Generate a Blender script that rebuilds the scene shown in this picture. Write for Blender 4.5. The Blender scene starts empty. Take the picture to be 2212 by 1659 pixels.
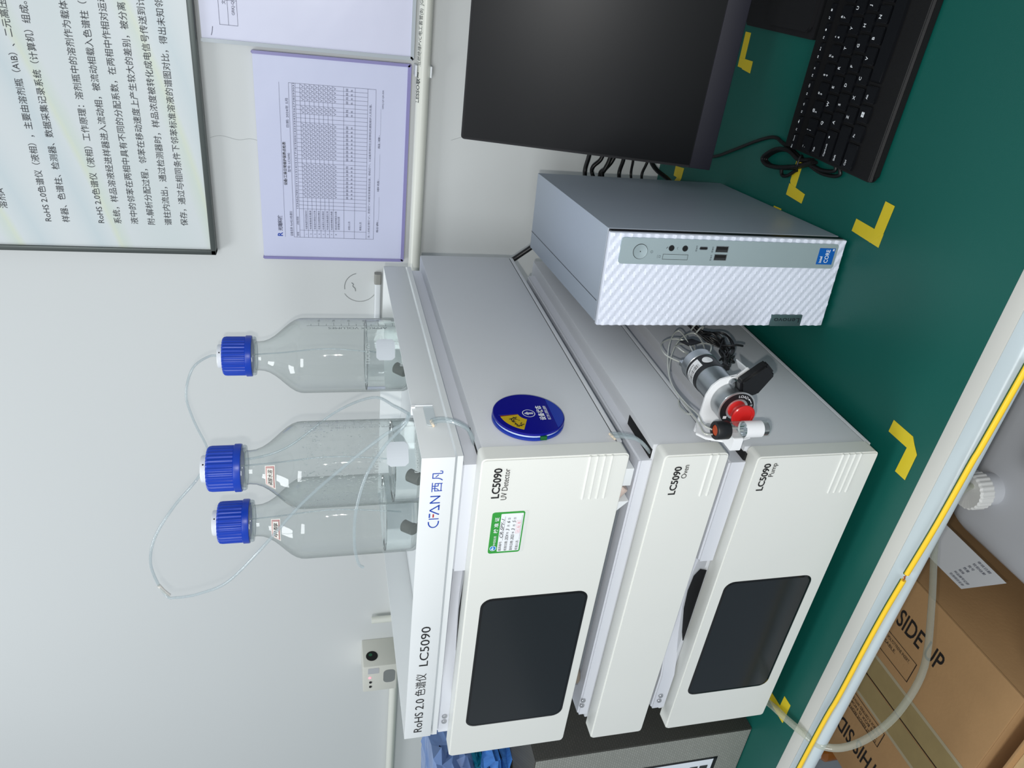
import bpy, bmesh, math, random
from mathutils import Vector, Matrix
random.seed(7)
PI = math.pi
SC = bpy.context.scene
COL = SC.collection

# ------------------------------------------------------------------ camera
cam_d = bpy.data.cameras.new('camera')
cam = bpy.data.objects.new('camera', cam_d); COL.objects.link(cam)
cr = Vector((0.85647754, 0.51589577, -0.01725638)); cd = Vector((0.11313589, -0.22023331, -0.96886406)); cf = Vector((-0.5036333, 0.82785799, -0.24699121))
CAM = Vector((0.37188698, -0.4788028, 0.55023482))
mw = Matrix.Identity(4)
for i in range(3):
    mw[i][0], mw[i][1], mw[i][2], mw[i][3] = cd[i], cr[i], -cf[i], CAM[i]
cam.matrix_world = mw
cam_d.sensor_fit = 'HORIZONTAL'; cam_d.sensor_width = 36
cam_d.lens = 1584.8867 * 36 / 2212
cam_d.shift_x = -0.49 / 2212; cam_d.shift_y = -4.09 / 2212
cam_d.clip_start = 0.02
SC.camera = cam
# ------------------------------------------------------------------ light
w = bpy.data.worlds.new('world'); SC.world = w; w.use_nodes = True
w.node_tree.nodes['Background'].inputs[0].default_value = (0.86, 0.93, 1.0, 1)
w.node_tree.nodes['Background'].inputs[1].default_value = 0.48
def area(name, loc, target, sx, sy, power, col=(1, 1, 1)):
    d = bpy.data.lights.new(name, 'AREA'); d.shape = 'RECTANGLE'; d.size = sx; d.size_y = sy; d.energy = power; d.color = col
    o = bpy.data.objects.new(name, d); COL.objects.link(o); o.location = loc
    o.rotation_euler = (Vector(target) - Vector(loc)).to_track_quat('-Z', 'Y').to_euler(); return o
area('ceiling_panel', (-0.75, -0.35, 1.95), (-0.75, -0.3, 0), 0.6, 0.6, 12, (0.95, 0.98, 1.0))
area('front_fill', (0.25, -3.0, 1.45), (0.0, 0.3, 0.2), 1.6, 0.8, 40, (0.95, 0.98, 1.0))  # added frontal fill below ceiling height, brightens lower covers and wall
fl = bpy.data.lights.new('phone_flash', 'AREA'); fl.shape = 'DISK'; fl.size = 0.008; fl.energy = 2.6; fl.color = (1.0, 0.97, 0.92)
flo = bpy.data.objects.new('phone_flash', fl); COL.objects.link(flo)
flo.location = CAM - cr * 0.022 - cd * 0.012 + cf * 0.01
flo.rotation_euler = cf.to_track_quat('-Z', 'Y').to_euler()
SC.view_settings.view_transform = 'Standard'; SC.view_settings.look = 'None'
SC.view_settings.gamma = 1.0; SC.view_settings.use_curve_mapping = False
SC.view_settings.exposure = 0.0

# ------------------------------------------------------------------ materials
def lin(c):
    c = c / 255.0
    return c / 12.92 if c <= 0.04045 else ((c + 0.055) / 1.055) ** 2.4
def rgb(r, g, b): return (lin(r), lin(g), lin(b), 1)
MATS = {}
def mat(name, col, rough=0.5, metal=0.0, bump=0.0, bscale=300.0, var=0.0, vscale=8.0, spec=0.5, trans=0.0, ior=1.45, coat=0.0, alpha=1.0, emit=0.0, stretch=None):
    if name in MATS: return MATS[name]
    m = bpy.data.materials.new(name); m.use_nodes = True; nt = m.node_tree; n = nt.nodes; b = n['Principled BSDF']
    c = rgb(*col) if max(col) > 1 else (*col, 1)
    b.inputs['Base Color'].default_value = c; b.inputs['Roughness'].default_value = rough; b.inputs['Metallic'].default_value = metal
    b.inputs['Specular IOR Level'].default_value = spec; b.inputs['IOR'].default_value = ior
    b.inputs['Transmission Weight'].default_value = trans; b.inputs['Coat Weight'].default_value = coat; b.inputs['Alpha'].default_value = alpha
    if emit: b.inputs['Emission Color'].default_value = c; b.inputs['Emission Strength'].default_value = emit
    tc = n.new('ShaderNodeTexCoord'); src = tc.outputs['Object']
    if stretch:
        mp = n.new('ShaderNodeMapping'); mp.inputs['Scale'].default_value = stretch; nt.links.new(src, mp.inputs[0]); src = mp.outputs[0]
    nz = n.new('ShaderNodeTexNoise'); nz.inputs['Scale'].default_value = vscale; nz.inputs['Detail'].default_value = 4; nt.links.new(src, nz.inputs['Vector'])
    mx = n.new('ShaderNodeMix'); mx.data_type = 'RGBA'
    v = var if var else 0.03
    mx.inputs['A'].default_value = (c[0] * (1 - v), c[1] * (1 - v), c[2] * (1 - v), 1); mx.inputs['B'].default_value = (min(1, c[0] * (1 + v)), min(1, c[1] * (1 + v)), min(1, c[2] * (1 + v)), 1)
    nt.links.new(nz.outputs['Fac'], mx.inputs['Factor']); nt.links.new(mx.outputs['Result'], b.inputs['Base Color'])
    if bump:
        n2 = n.new('ShaderNodeTexNoise'); n2.inputs['Scale'].default_value = bscale; n2.inputs['Detail'].default_value = 2; nt.links.new(src, n2.inputs['Vector'])
        bp = n.new('ShaderNodeBump'); bp.inputs['Strength'].default_value = bump; bp.inputs['Distance'].default_value = 0.001
        nt.links.new(n2.outputs['Fac'], bp.inputs['Height']); nt.links.new(bp.outputs[0], b.inputs['Normal'])
    MATS[name] = m; return m
def thin_glass(name, tint, edge=0.35, rough=0.02, body=0.06, dif=(0.30, 0.34, 0.33)):
    """clear thin wall: mostly lets light straight through, reflects by fresnel, a little denser where the wall is seen edge-on"""
    m = bpy.data.materials.new(name); m.use_nodes = True; nt = m.node_tree; n = nt.nodes; n.clear()
    out = n.new('ShaderNodeOutputMaterial'); tr = n.new('ShaderNodeBsdfTransparent'); gl = n.new('ShaderNodeBsdfGlossy'); df = n.new('ShaderNodeBsdfDiffuse')
    tr.inputs[0].default_value = (*tint, 1); gl.inputs['Roughness'].default_value = rough; gl.inputs[0].default_value = (1, 1, 1, 1)
    df.inputs[0].default_value = (*dif, 1)
    lw = n.new('ShaderNodeLayerWeight'); lw.inputs[0].default_value = 0.5
    ma = n.new('ShaderNodeMath'); ma.operation = 'MULTIPLY_ADD'; ma.inputs[1].default_value = edge; ma.inputs[2].default_value = body
    fp = n.new('ShaderNodeMath'); fp.operation = 'POWER'; fp.inputs[1].default_value = 5.0; nt.links.new(lw.outputs['Facing'], fp.inputs[0]); fr = n.new('ShaderNodeMath'); fr.operation = 'MULTIPLY_ADD'; fr.inputs[1].default_value = 0.55; fr.inputs[2].default_value = 0.045; nt.links.new(fp.outputs[0], fr.inputs[0])
    nz = n.new('ShaderNodeTexNoise'); nz.inputs['Scale'].default_value = 30; tcn = n.new('ShaderNodeTexCoord'); nt.links.new(tcn.outputs['Object'], nz.inputs['Vector'])
    bp = n.new('ShaderNodeBump'); bp.inputs['Strength'].default_value = 0.15; bp.inputs['Distance'].default_value = 0.002; nt.links.new(nz.outputs['Fac'], bp.inputs['Height']); nt.links.new(bp.outputs[0], gl.inputs['Normal'])
    m1 = n.new('ShaderNodeMixShader'); m2 = n.new('ShaderNodeMixShader')
    pw = n.new('ShaderNodeMath'); pw.operation = 'POWER'; pw.inputs[1].default_value = 3.5; nt.links.new(lw.outputs['Facing'], pw.inputs[0]); nt.links.new(pw.outputs[0], ma.inputs[0]); nt.links.new(ma.outputs[0], m1.inputs[0]); nt.links.new(tr.outputs[0], m1.inputs[1]); nt.links.new(df.outputs[0], m1.inputs[2])
    nt.links.new(fr.outputs[0], m2.inputs[0]); nt.links.new(m1.outputs[0], m2.inputs[1]); nt.links.new(gl.outputs[0], m2.inputs[2]); nt.links.new(m2.outputs[0], out.inputs[0])
    return m
def split(name, col):   # for print
    return mat(name, col, 0.6)
PLW = mat('cover_plastic', (220, 222, 217), 0.38, bump=0.05, bscale=900)
RSW = mat('riser_paint', (212, 215, 222), 0.4)
HSG = mat('housing_paint', (205, 208, 212), 0.42, bump=0.12, bscale=1500)
TRW = mat('tray_paint', (221, 225, 226), 0.4, bump=0.05, bscale=1500)
TRG = mat('tray_grey', (196, 200, 204), 0.4, bump=0.12, bscale=1500)
BLK = mat('black_plastic', (22, 23, 26), 0.45)
DKG = mat('dark_gap', (12, 12, 13), 0.7)
SCR = mat('dark_screen', (30, 35, 38), 0.16, spec=0.4)
INK = mat('black_ink', (18, 19, 22), 0.6)
GIN = mat('grey_ink', (62, 66, 74), 0.6)
WIN = mat('white_ink', (232, 236, 240), 0.5)
BIN = mat('blue_ink', (12, 62, 168), 0.5)
RIN = mat('red_ink', (170, 24, 34), 0.5)
MET = mat('steel', (176, 180, 182), 0.25, 1.0, bump=0.05, bscale=400, stretch=(8, 1, 1))
CAPB = mat('cap_blue', (16, 62, 178), 0.33)
WPL = mat('white_plastic', (226, 230, 232), 0.35)
YTP = mat('yellow_tape', (205, 184, 38), 0.45, var=0.05, vscale=60)
GLS = thin_glass('bottle_glass', (0.945, 0.962, 0.957), 0.75, 0.02, 0.05, (0.20, 0.23, 0.22))
TUB = thin_glass('clear_tube', (0.90, 0.93, 0.94), 0.45, 0.06, 0.22, (0.55, 0.62, 0.64))

# ------------------------------------------------------------------ mesh helpers
def link(name, me, m, parent=None):
    o = bpy.data.objects.new(name, me)
    if m is not None: me.materials.append(m)
    COL.objects.link(o)
    if parent: o.parent = parent
    return o
def bm_obj(name, bm, m, parent=None, smooth=None):
    me = bpy.data.meshes.new(name); bmesh.ops.recalc_face_normals(bm, faces=bm.faces); bm.to_mesh(me); bm.free()
    o = link(name, me, m, parent)
    if smooth is not None:
        me.polygons.foreach_set('use_smooth', [True] * len(me.polygons))
        if smooth < 179: me.set_sharp_from_angle(angle=math.radians(smooth))
    return o
def abox(bm, x0, x1, y0, y1, z0, z1, bev=0.0, seg=2, only=None):
    vs = [bm.verts.new((x, y, z)) for x in (x0, x1) for y in (y0, y1) for z in (z0, z1)]
    fs = [(0, 1, 3, 2), (4, 6, 7, 5), (0, 4, 5, 1), (2, 3, 7, 6), (0, 2, 6, 4), (1, 5, 7, 3)]
    faces = [bm.faces.new([vs[i] for i in f]) for f in fs]
    if bev:
        es = set(e for f in faces for e in f.edges)
        if only: es = [e for e in es if only(e)]
        bmesh.ops.bevel(bm, geom=list(es), offset=bev, segments=seg, affect='EDGES', profile=0.6)
    return vs
def box(name, dims, m, parent=None, bev=0.0, seg=2, only=None):
    bm = bmesh.new(); abox(bm, *dims, bev, seg, only); return bm_obj(name, bm, m, parent, 40 if bev else None)
def rbox(name, dims, m, parent, r, axis='y', bev=0.0012, seg=5):
    """box whose four edges along `axis` are rounded with radius r, the rest softened by bev"""
    x0, x1, y0, y1, z0, z1 = dims; bm = bmesh.new(); A = {'x': (y0, y1, z0, z1), 'y': (x0, x1, z0, z1), 'z': (x0, x1, y0, y1)}[axis]
    a0, a1, b0, b1 = A; pts = []
    for cx, cy, s in ((a1 - r, b1 - r, 0), (a0 + r, b1 - r, 1), (a0 + r, b0 + r, 2), (a1 - r, b0 + r, 3)):
        for k in range(seg + 1):
            t = (s + k / seg) * PI / 2; pts.append((cx + r * math.cos(t), cy + r * math.sin(t)))
    d0, d1 = {'x': (x0, x1), 'y': (y0, y1), 'z': (z0, z1)}[axis]
    def P(a, b, d): return {'x': (d, a, b), 'y': (a, d, b), 'z': (a, b, d)}[axis]
    v0 = [bm.verts.new(P(a, b, d0)) for a, b in pts]; v1 = [bm.verts.new(P(a, b, d1)) for a, b in pts]; n = len(pts)
    f0 = bm.faces.new(v0); f1 = bm.faces.new(v1)
    for i in range(n): bm.faces.new((v0[i], v0[(i + 1) % n], v1[(i + 1) % n], v1[i]))
    if bev: bmesh.ops.bevel(bm, geom=list(set(list(f0.edges) + list(f1.edges))), offset=bev, segments=2, affect='EDGES')
    return bm_obj(name, bm, m, parent, 35)
def prism(name, pts, vec, m, parent=None, bev=0.0, smooth=None):
    """closed 3-D polygon swept along vec"""
    bm = bmesh.new(); v0 = [bm.verts.new(p) for p in pts]; v1 = [bm.verts.new(Vector(p) + Vector(vec)) for p in pts]; n = len(pts)
    f0 = bm.faces.new(v0); f1 = bm.faces.new(v1[::-1])
    for i in range(n): bm.faces.new((v0[i], v0[(i + 1) % n], v1[(i + 1) % n], v1[i]))
    if bev: bmesh.ops.bevel(bm, geom=list(bm.edges), offset=bev, segments=2, affect='EDGES')
    return bm_obj(name, bm, m, parent, 35 if (bev or smooth) else None)
def frame(axis):
    a = Vector(axis).normalized(); t = Vector((0, 0, 1)) if abs(a.z) < 0.9 else Vector((1, 0, 0)); u = t.cross(a).normalized(); return a, u, a.cross(u)
def lathe(name, prof, m, parent=None, org=(0, 0, 0), axis=(0, 0, 1), n=32, ribs=0, rib=0.0, close=True, smooth=35, bm=None):
    """prof: list of (radius, distance along axis); ribs modulate the radius"""
    a, u, v = frame(axis); own = bm is None; bm = bm or bmesh.new(); rings = []; o = Vector(org)
    for r, h in prof:
        ring = []
        for k in range(n):
            t = 2 * PI * k / n; rr = r - (rib if (ribs and k % 4 in (2, 3)) else 0)
            ring.append(bm.verts.new(o + a * h + (u * math.cos(t) + v * math.sin(t)) * max(rr, 1e-5)))
        rings.append(ring)
    for A, B in zip(rings, rings[1:]):
        for k in range(n): bm.faces.new((A[k], A[(k + 1) % n], B[(k + 1) % n], B[k]))
    if close:
        bm.faces.new(rings[0][::-1]); bm.faces.new(rings[-1])
    return bm_obj(name, bm, m, parent, smooth) if own else bm
def cyl(name, p0, p1, r, m, parent=None, n=24, bev=0.0):
    p0 = Vector(p0); p1 = Vector(p1); L = (p1 - p0).length; b = min(bev, r * 0.4)
    pr = [(r, 0), (r, L)] if not b else [(r - b, 0), (r, b), (r, L - b), (r - b, L)]
    return lathe(name, pr, m, parent, p0, p1 - p0, n)
def spline(pts, sub=6):
    P = [Vector(p) for p in pts]; out = []
    for i in range(len(P) - 1):
        p0 = P[max(i - 1, 0)]; p1 = P[i]; p2 = P[i + 1]; p3 = P[min(i + 2, len(P) - 1)]
        for k in range(sub):
            t = k / sub; out.append(0.5 * ((2 * p1) + (p2 - p0) * t + (2 * p0 - 5 * p1 + 4 * p2 - p3) * t * t + (3 * p1 - p0 - 3 * p2 + p3) * t ** 3))
    out.append(P[-1]); return out
def tube_bm(bm, pts, r, n=8, sub=6):
    pts = spline(pts, sub) if sub else [Vector(p) for p in pts]; rings = []; up = Vector((0.13, 0.31, 0.94))
    for i, p in enumerate(pts):
        t = (pts[min(i + 1, len(pts) - 1)] - pts[max(i - 1, 0)]).normalized(); u = up - t * up.dot(t)
        if u.length < 1e-4: u = Vector((1, 0, 0)).cross(t)
        u.normalize(); v = t.cross(u); up = u
        rings.append([bm.verts.new(p + (u * math.cos(2 * PI * k / n) + v * math.sin(2 * PI * k / n)) * r) for k in range(n)])
    for A, B in zip(rings, rings[1:]):
        for k in range(n): bm.faces.new((A[k], A[(k + 1) % n], B[(k + 1) % n], B[k]))
    bm.faces.new(rings[0][::-1]); bm.faces.new(rings[-1])
def tube(name, pts, r, m, parent=None, n=8, sub=6):
    bm = bmesh.new(); tube_bm(bm, pts, r, n, sub); return bm_obj(name, bm, m, parent, 60)
def text(s, org, xd, yd, m, parent=None, h=0.01, w=None, name='lettering', bold=0.0, align='l', off=0.0003, mapf=None, shear=0.0, res=3):
    """flat print: org = left end of the baseline; h = em size; w = overall width to fit"""
    cu = bpy.data.curves.new('t', 'FONT'); cu.body = s; cu.size = 1; cu.resolution_u = res; cu.offset = bold; cu.shear = shear
    ob = bpy.data.objects.new('t', cu); tm = ob.to_mesh()
    V = [v.co.copy() for v in tm.vertices]; F = [list(p.vertices) for p in tm.polygons]; ob.to_mesh_clear(); bpy.data.objects.remove(ob); bpy.data.curves.remove(cu)
    if not V: return None
    x0 = min(v.x for v in V); x1 = max(v.x for v in V); sx = (w / (x1 - x0)) if w else h
    sh = {'l': 0, 'c': -(x1 - x0) * sx / 2, 'r': -(x1 - x0) * sx}[align]
    xd = Vector(xd).normalized(); yd = Vector(yd).normalized(); nn = xd.cross(yd); o = Vector(org)
    vs = []
    for v in V:
        a = (v.x - x0) * sx + sh; b = v.y * h
        vs.append(mapf(a, b) if mapf else o + xd * a + yd * b + nn * off)
    me = bpy.data.meshes.new(name); me.from_pydata(vs, [], F)
    return link(name, me, m, parent)
def quads(name, rects, org, xd, yd, m, parent=None, off=0.00025):
    """many flat printed bars as one print layer: rects = (x0,x1,y0,y1) in the plane"""
    xd = Vector(xd); yd = Vector(yd); nn = xd.cross(yd); o = Vector(org); vs = []; fs = []
    for x0, x1, y0, y1 in rects:
        k = len(vs); vs += [o + xd * x + yd * y + nn * off for x, y in ((x0, y0), (x1, y0), (x1, y1), (x0, y1))]; fs.append((k, k + 1, k + 2, k + 3))
    me = bpy.data.meshes.new(name); me.from_pydata(vs, [], fs); return link(name, me, m, parent)
def poly(name, pts, m, parent=None):
    me = bpy.data.meshes.new(name); me.from_pydata([Vector(p) for p in pts], [], [list(range(len(pts)))]); return link(name, me, m, parent)
def ringpts(cx, cy, r, n=24, a0=0, a1=2 * PI): return [(cx + r * math.cos(a0 + (a1 - a0) * k / n), cy + r * math.sin(a0 + (a1 - a0) * k / n)) for k in range(n + (a1 - a0 < 2 * PI - 1e-6))]
def annulus(name, cx, cy, r0, r1, F, m, parent, a0=0, a1=2 * PI, n=32):
    vs = []; fs = []
    for k in range(n + 1):
        t = a0 + (a1 - a0) * k / n; vs += [F(cx + r0 * math.cos(t), cy + r0 * math.sin(t)), F(cx + r1 * math.cos(t), cy + r1 * math.sin(t))]
    for k in range(n): fs.append((2 * k, 2 * k + 1, 2 * k + 3, 2 * k + 2))
    me = bpy.data.meshes.new(name); me.from_pydata(vs, [], fs); return link(name, me, m, parent)
def tag(o, label, cat, group=None):
    o['label'] = label; o['category'] = cat
    if group: o['group'] = group
    return o
def thing(name, label, cat, loc=(0, 0, 0), rz=0.0, group=None):
    o = bpy.data.objects.new(name, None); o.empty_display_size = 0.02; COL.objects.link(o); o.location = loc; o.rotation_euler = (0, 0, rz)
    return tag(o, label, cat, group)
def struct(o): o['kind'] = 'structure'; return o
def lab(o, s):
    if o: o['label'] = s
    return o
FX, FZ = (1, 0, 0), (0, 0, 1)      # plane facing the room (-y)

# ------------------------------------------------------------------ setting
WY = 0.675
wallm = mat('wall_paint', (210, 213, 212), 0.6, bump=0.05, bscale=120, var=0.012, vscale=3)
wall = struct(box('wall_back', (-4.0, 3.2, WY, WY + 0.1, -0.78, 2.4), wallm))
floor = struct(box('floor', (-4.0, 3.2, -3.5, WY, -0.86, -0.78), mat('floor_vinyl', (150, 158, 166), 0.35, var=0.05, vscale=2)))
# faint pencil marks and hairline cracks on the wall
F_w = lambda x, z: Vector((x, WY - 0.0006, z))
pm = mat('pencil', (120, 124, 124), 0.8)
annulus('pencil_circle', -0.1385, 0.4915, 0.0243, 0.0252, F_w, pm, wall, 0.25, 1.75, 20)
annulus('pencil_circle', -0.136, 0.4915, 0.0285, 0.0292, F_w, pm, wall, 2.1, 4.6, 24)
tube('pencil_stroke', [(-0.131, WY - 0.0005, 0.505), (-0.134, WY - 0.0005, 0.502), (-0.137, WY - 0.0005, 0.503), (-0.141, WY - 0.0005, 0.4995), (-0.146, WY - 0.0005, 0.4985)], 0.0005, pm, wall, 5)
tube('wall_crack', [(0.0918, WY, 0.705), (0.0955, WY, 0.69), (0.091, WY, 0.667), (0.0935, WY, 0.65), (0.0905, WY, 0.635)], 0.0004, mat('crack', (176, 180, 180), 0.9), wall, 4)
tube('wall_crack', [(0.11, WY, 0.355), (0.118, WY, 0.335), (0.128, WY, 0.325)], 0.0004, MATS['crack'], wall, 4)
# ------------------------------------------------------------------ workbench
tb = thing('workbench', 'long workbench with green rubber top and pale metal front rail', 'workbench', (0, 0, -0.78))
Z = 0.78
GRN = mat('green_mat', (4, 82, 73), 0.44, bump=0.1, bscale=1200, var=0.05, vscale=5)
box('top_mat', (-2.6, 2.2, -0.0305, WY - 0.002, Z - 0.004, Z), GRN, tb, 0.0)
box('top_board', (-2.6, 2.2, -0.0300, WY - 0.003, Z - 0.03, Z - 0.004), mat('board', (190, 188, 182), 0.5), tb)
box('edge_strip', (-2.6, 2.2, -0.0474, -0.0305, Z - 0.028, Z + 0.0002), mat('edge_grey', (196, 196, 190), 0.45), tb, 0.0007)
rail = [(-0.0476, 0.0), (-0.060, 0.0002), (-0.0635, -0.0008), (-0.0662, -0.003), (-0.0680, -0.006), (-0.0686, -0.0095), (-0.0672, -0.013), (-0.0632, -0.0155), (-0.0476, -0.0155)]
prism('front_rail', [(-2.6, y, Z + z) for y, z in rail], (4.8, 0, 0), mat('rail_paint', (190, 202, 206), 0.22, bump=0.08, bscale=90), tb, smooth=True)
legm = mat('leg_paint', (188, 194, 198), 0.4)
for lx in (-2.4, 2.0):
    for ly in (0.0, 0.56): box('leg', (lx, lx + 0.05, ly, ly + 0.05, 0, Z - 0.03), legm, tb, 0.002)
box('back_beam', (-2.4, 2.05, 0.60, 0.62, Z - 0.10, Z - 0.03), legm, tb)
# earth wire along the rail
YW = mat('wire_yellow', (244, 200, 44), 0.35); GW = mat('wire_green', (60, 92, 36), 0.4); CU = mat('copper', (196, 120, 80), 0.3, 1.0)
def earth_wire(pts, label, ends):
    t = thing('earth_wire', label, 'wire', (0, 0, 0.0))
    P = [Vector(p) for p in pts]
    tube('yellow_sheath', P, 0.00255, YW, t, 10)
    tube('green_stripe', [p + Vector((-0.0009, 0.0014, 0.0005)) for p in P], 0.0019, GW, t, 8)
    e = P[ends]; d = (P[ends] - P[ends - 1 if ends else 1]).normalized()
    tube('copper_end', [e, e + d * 0.003, e + d * 0.005 + Vector((0, 0, 0.0015))], 0.0007, CU, t, 6, 3)
earth_wire([(0.1345, -0.0745, 0.0025), (0.0519, -0.0725, 0.0025), (0.0337, -0.0716, 0.0025), (-0.0386, -0.0700, 0.0025), (-0.1064, -0.0668, 0.0027)], 'long yellow and green earth wire along the bench rail, right of the break', 4)
earth_wire([(-0.1147, -0.0669, 0.0027), (-0.1621, -0.0649, 0.0027), (-0.2212, -0.0639, 0.0027), (-0.2986, -0.0635, 0.0027), (-0.40, -0.0612, 0.0027), (-0.9, -0.06, 0.0027)], 'yellow and green earth wire left of the break, passing under the clear hose', 0)

# yellow corner marks: two strips each
def corner(pa, pb, label):
    t = thing('corner_mark', label, 'floor tape', (0, 0, 0), 0, 'yellow tape corner marks on the bench')
    t['category'] = 'tape mark'
    for k, pts in enumerate((pa, pb)):
        prism('tape_strip', [(x, y, 0.0001 + 0.0003 * k) for x, y in pts], (0, 0, 0.00025), YTP, t)
corner([(0.3149, 0.501), (0.3149, 0.487), (0.2715, 0.4857), (0.272, 0.4995)], [(0.2833, 0.5), (0.2833, 0.4637), (0.2687, 0.4632), (0.2705, 0.4857)], 'yellow tape corner behind the monitor stand, half under the screen')
corner([(0.2005, 0.2945), (0.20, 0.3082), (0.1713, 0.3085), (0.1547, 0.2948)], [(0.1547, 0.3083), (0.1542, 0.2738), (0.1656, 0.2728), (0.1685, 0.3083)], 'yellow tape corner between the desktop computer and the coiled keyboard cable')
corner([(0.1694, 0.1758), (0.1558, 0.1764), (0.1542, 0.1303), (0.1686, 0.1303)], [(0.1542, 0.145), (0.1984, 0.1437), (0.198, 0.1293), (0.169, 0.1304)], 'yellow tape corner on open green bench just in front of the computer')
corner([(0.0134, 0.0247), (-0.0005, 0.0249), (-0.0009, -0.0169), (0.0132, -0.0038)], [(0.0008, -0.0169), (0.013, -0.0035), (-0.0299, -0.0024), (-0.0297, -0.017)], 'yellow tape corner beside the right front foot of the pump')
corner([(-0.3884, 0.0034), (-0.3879, -0.0104), (-0.4215, -0.0110), (-0.4215, 0.0036)], [(-0.4215, -0.011), (-0.4062, -0.011), (-0.408, 0.0280), (-0.4215, 0.0280)], 'yellow tape corner under the clear hose at the left end of the pump')
corner([(0.1063, 0.615), (0.1106, 0.5853), (0.092, 0.5869), (0.0911, 0.615)], [(0.1106, 0.5853), (0.092, 0.5869), (0.080, 0.598), (0.08, 0.612)], 'yellow tape piece at the back of the bench between computer and monitor')
corner([(0.1180, 0.3092), (0.1362, 0.3092), (0.1348, 0.3261), (0.118, 0.3261)], [(0.105, 0.3092), (0.118, 0.3092), (0.118, 0.3400), (0.105, 0.3400)], 'yellow tape tip just peeping out along the right side of the computer')

# ------------------------------------------------------------------ instrument stack
SA = 0.0065; W = 0.4091; BD = 0.4713
def module(name, label, ox, oy, c0, c1, h0, h1, rz1, bands, title, sub, tx, screen, sub_dx, recess, z0):
    """z0 = height of the module's underside; all heights below are bench heights"""
    t = thing(name, label, 'lab instrument', (ox, oy * 0, z0), SA); D = -z0
    rbox('front_cover', (-W, 0, oy, 0.020 + oy, c0 + D, c1 + D), PLW, t, 0.0045, 'y', 0.0014, 4)
    box('housing', (-W + 0.012, -0.0012, 0.0202 + oy, BD, h0 + D, h1 + D), HSG, t, 0.0016)
    box('housing_seam', (-W + 0.016, -0.0022, 0.024, BD - 0.002, h0 - 0.0008 + D, h0 + 0.0004 + D), DKG, t)
    box('base_plate', (-W + 0.014, -0.0016, 0.022, BD - 0.001, h0 - 0.0055 + D, h0 - 0.0008 + D), HSG, t, 0.0006)
    # riser: the narrower block on top that carries the next unit
    xr, xl, yf = -0.0175 if name != 'pump_unit' else -0.0145, -0.387 - ox * 0.3, 0.018
    top = [(xr, 0.455), (xr, yf)]
    if recess: top += [(-0.143, yf), (-0.1455, 0.034), (-0.165, 0.040), (-0.20, 0.044), (-0.235, 0.042), (-0.27, 0.034), (-0.30, 0.024), (-0.325, yf)]
    top += [(xl, yf), (xl, 0.455)]
    bm = bmesh.new(); v0 = [bm.verts.new((x, y, h1 - 0.001 + D)) for x, y in top]; v1 = [bm.verts.new((x, y, rz1 + D)) for x, y in top]
    n = len(top); f1 = bm.faces.new(v1)
    bm.faces.new(v0[::-1])
    for i in range(n): bm.faces.new((v0[i], v0[(i + 1) % n], v1[(i + 1) % n], v1[i]))
    bmesh.ops.bevel(bm, geom=list(f1.edges), offset=0.0018, segments=3, affect='EDGES')
    bm_obj('riser', bm, RSW, t, 40)
    for sx in (-0.3605, -0.3695): 
        cyl('screw', (sx, 0.0182, h1 + 0.0085 + D), (sx, 0.0158, h1 + 0.0085 + D), 0.0029, mat('screw_grey', (176, 178, 182), 0.3, 0.6), t, 14, 0.0006)
    if recess == 1: prism('finger_slot', [(-0.152, 0.0215, h1 + D - 0.0005), (-0.165, 0.029, h1 + D - 0.0005), (-0.215, 0.036, h1 + D - 0.0005), (-0.27, 0.030, h1 + D - 0.0005), (-0.215, 0.0325, h1 + D - 0.0005)], (0, 0, 0.0012), DKG, t)
    if recess == 2: prism('vent_opening', [(-0.160, 0.0212, h1 + D - 0.0005), (-0.168, 0.031, h1 + D - 0.0005), (-0.185, 0.038, h1 + D - 0.0005), (-0.21, 0.040, h1 + D - 0.0005), (-0.235, 0.037, h1 + D - 0.0005), (-0.262, 0.027, h1 + D - 0.0005), (-0.27, 0.0212, h1 + D - 0.0005)], (0, 0, 0.0012), DKG, t)
    # side slot in the ledge where the tubes go in
    sy0, sy1, sx1 = {'detector_unit': (0.024, 0.070, -0.0140), 'oven_unit': (0.0205, 0.0785, -0.0068), 'pump_unit': (0.0205, 0.055, -0.0068)}[name]
    box('tube_slot', (-0.0172, sx1, sy0, sy1, h1 - 0.002 + D, h1 + 0.0004 + D), DKG, t)
    for k in range(4):
        x = (-0.05, -0.36)[k % 2]; y = (0.07, 0.42)[k // 2]
        lathe('foot', [(0.013, 0), (0.015, 0.002), (0.015, h0 - 0.0054 - z0)], BLK, t, (x, y, 0), (0, 0, 1), 20)
    # raised grip ribs at the lower right corner
    for i in range(bands[0]):
        z = bands[1] + i * bands[2] + D
        rbox('grip_rib', (-0.0488 - ox * 0, -0.0006, oy - 0.0011, oy + 0.004, z - 0.0011, z + 0.0011), PLW, t, 0.0009, 'x', 0.0004, 2)
    text(title, (tx[0], oy - 0.0002, tx[1] + D), FX, FZ, INK, t, 0.0098, 0.0325, bold=0.022, name='lettering')
    text(sub, (tx[0] + sub_dx[0], oy - 0.0002, tx[1] - sub_dx[1] + D), FX, FZ, INK, t, 0.0076, sub_dx[2], name='lettering')
    if screen:
        x0, x1, s0, s1 = screen
        rbox('screen', (x0, x1, oy - 0.0004, oy + 0.003, s0 + D, s1 + D), SCR, t, 0.0105, 'y', 0.0003, 6)
        annulus_frame(t, x0, x1, s0 + D, s1 + D, oy)
    return t
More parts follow.
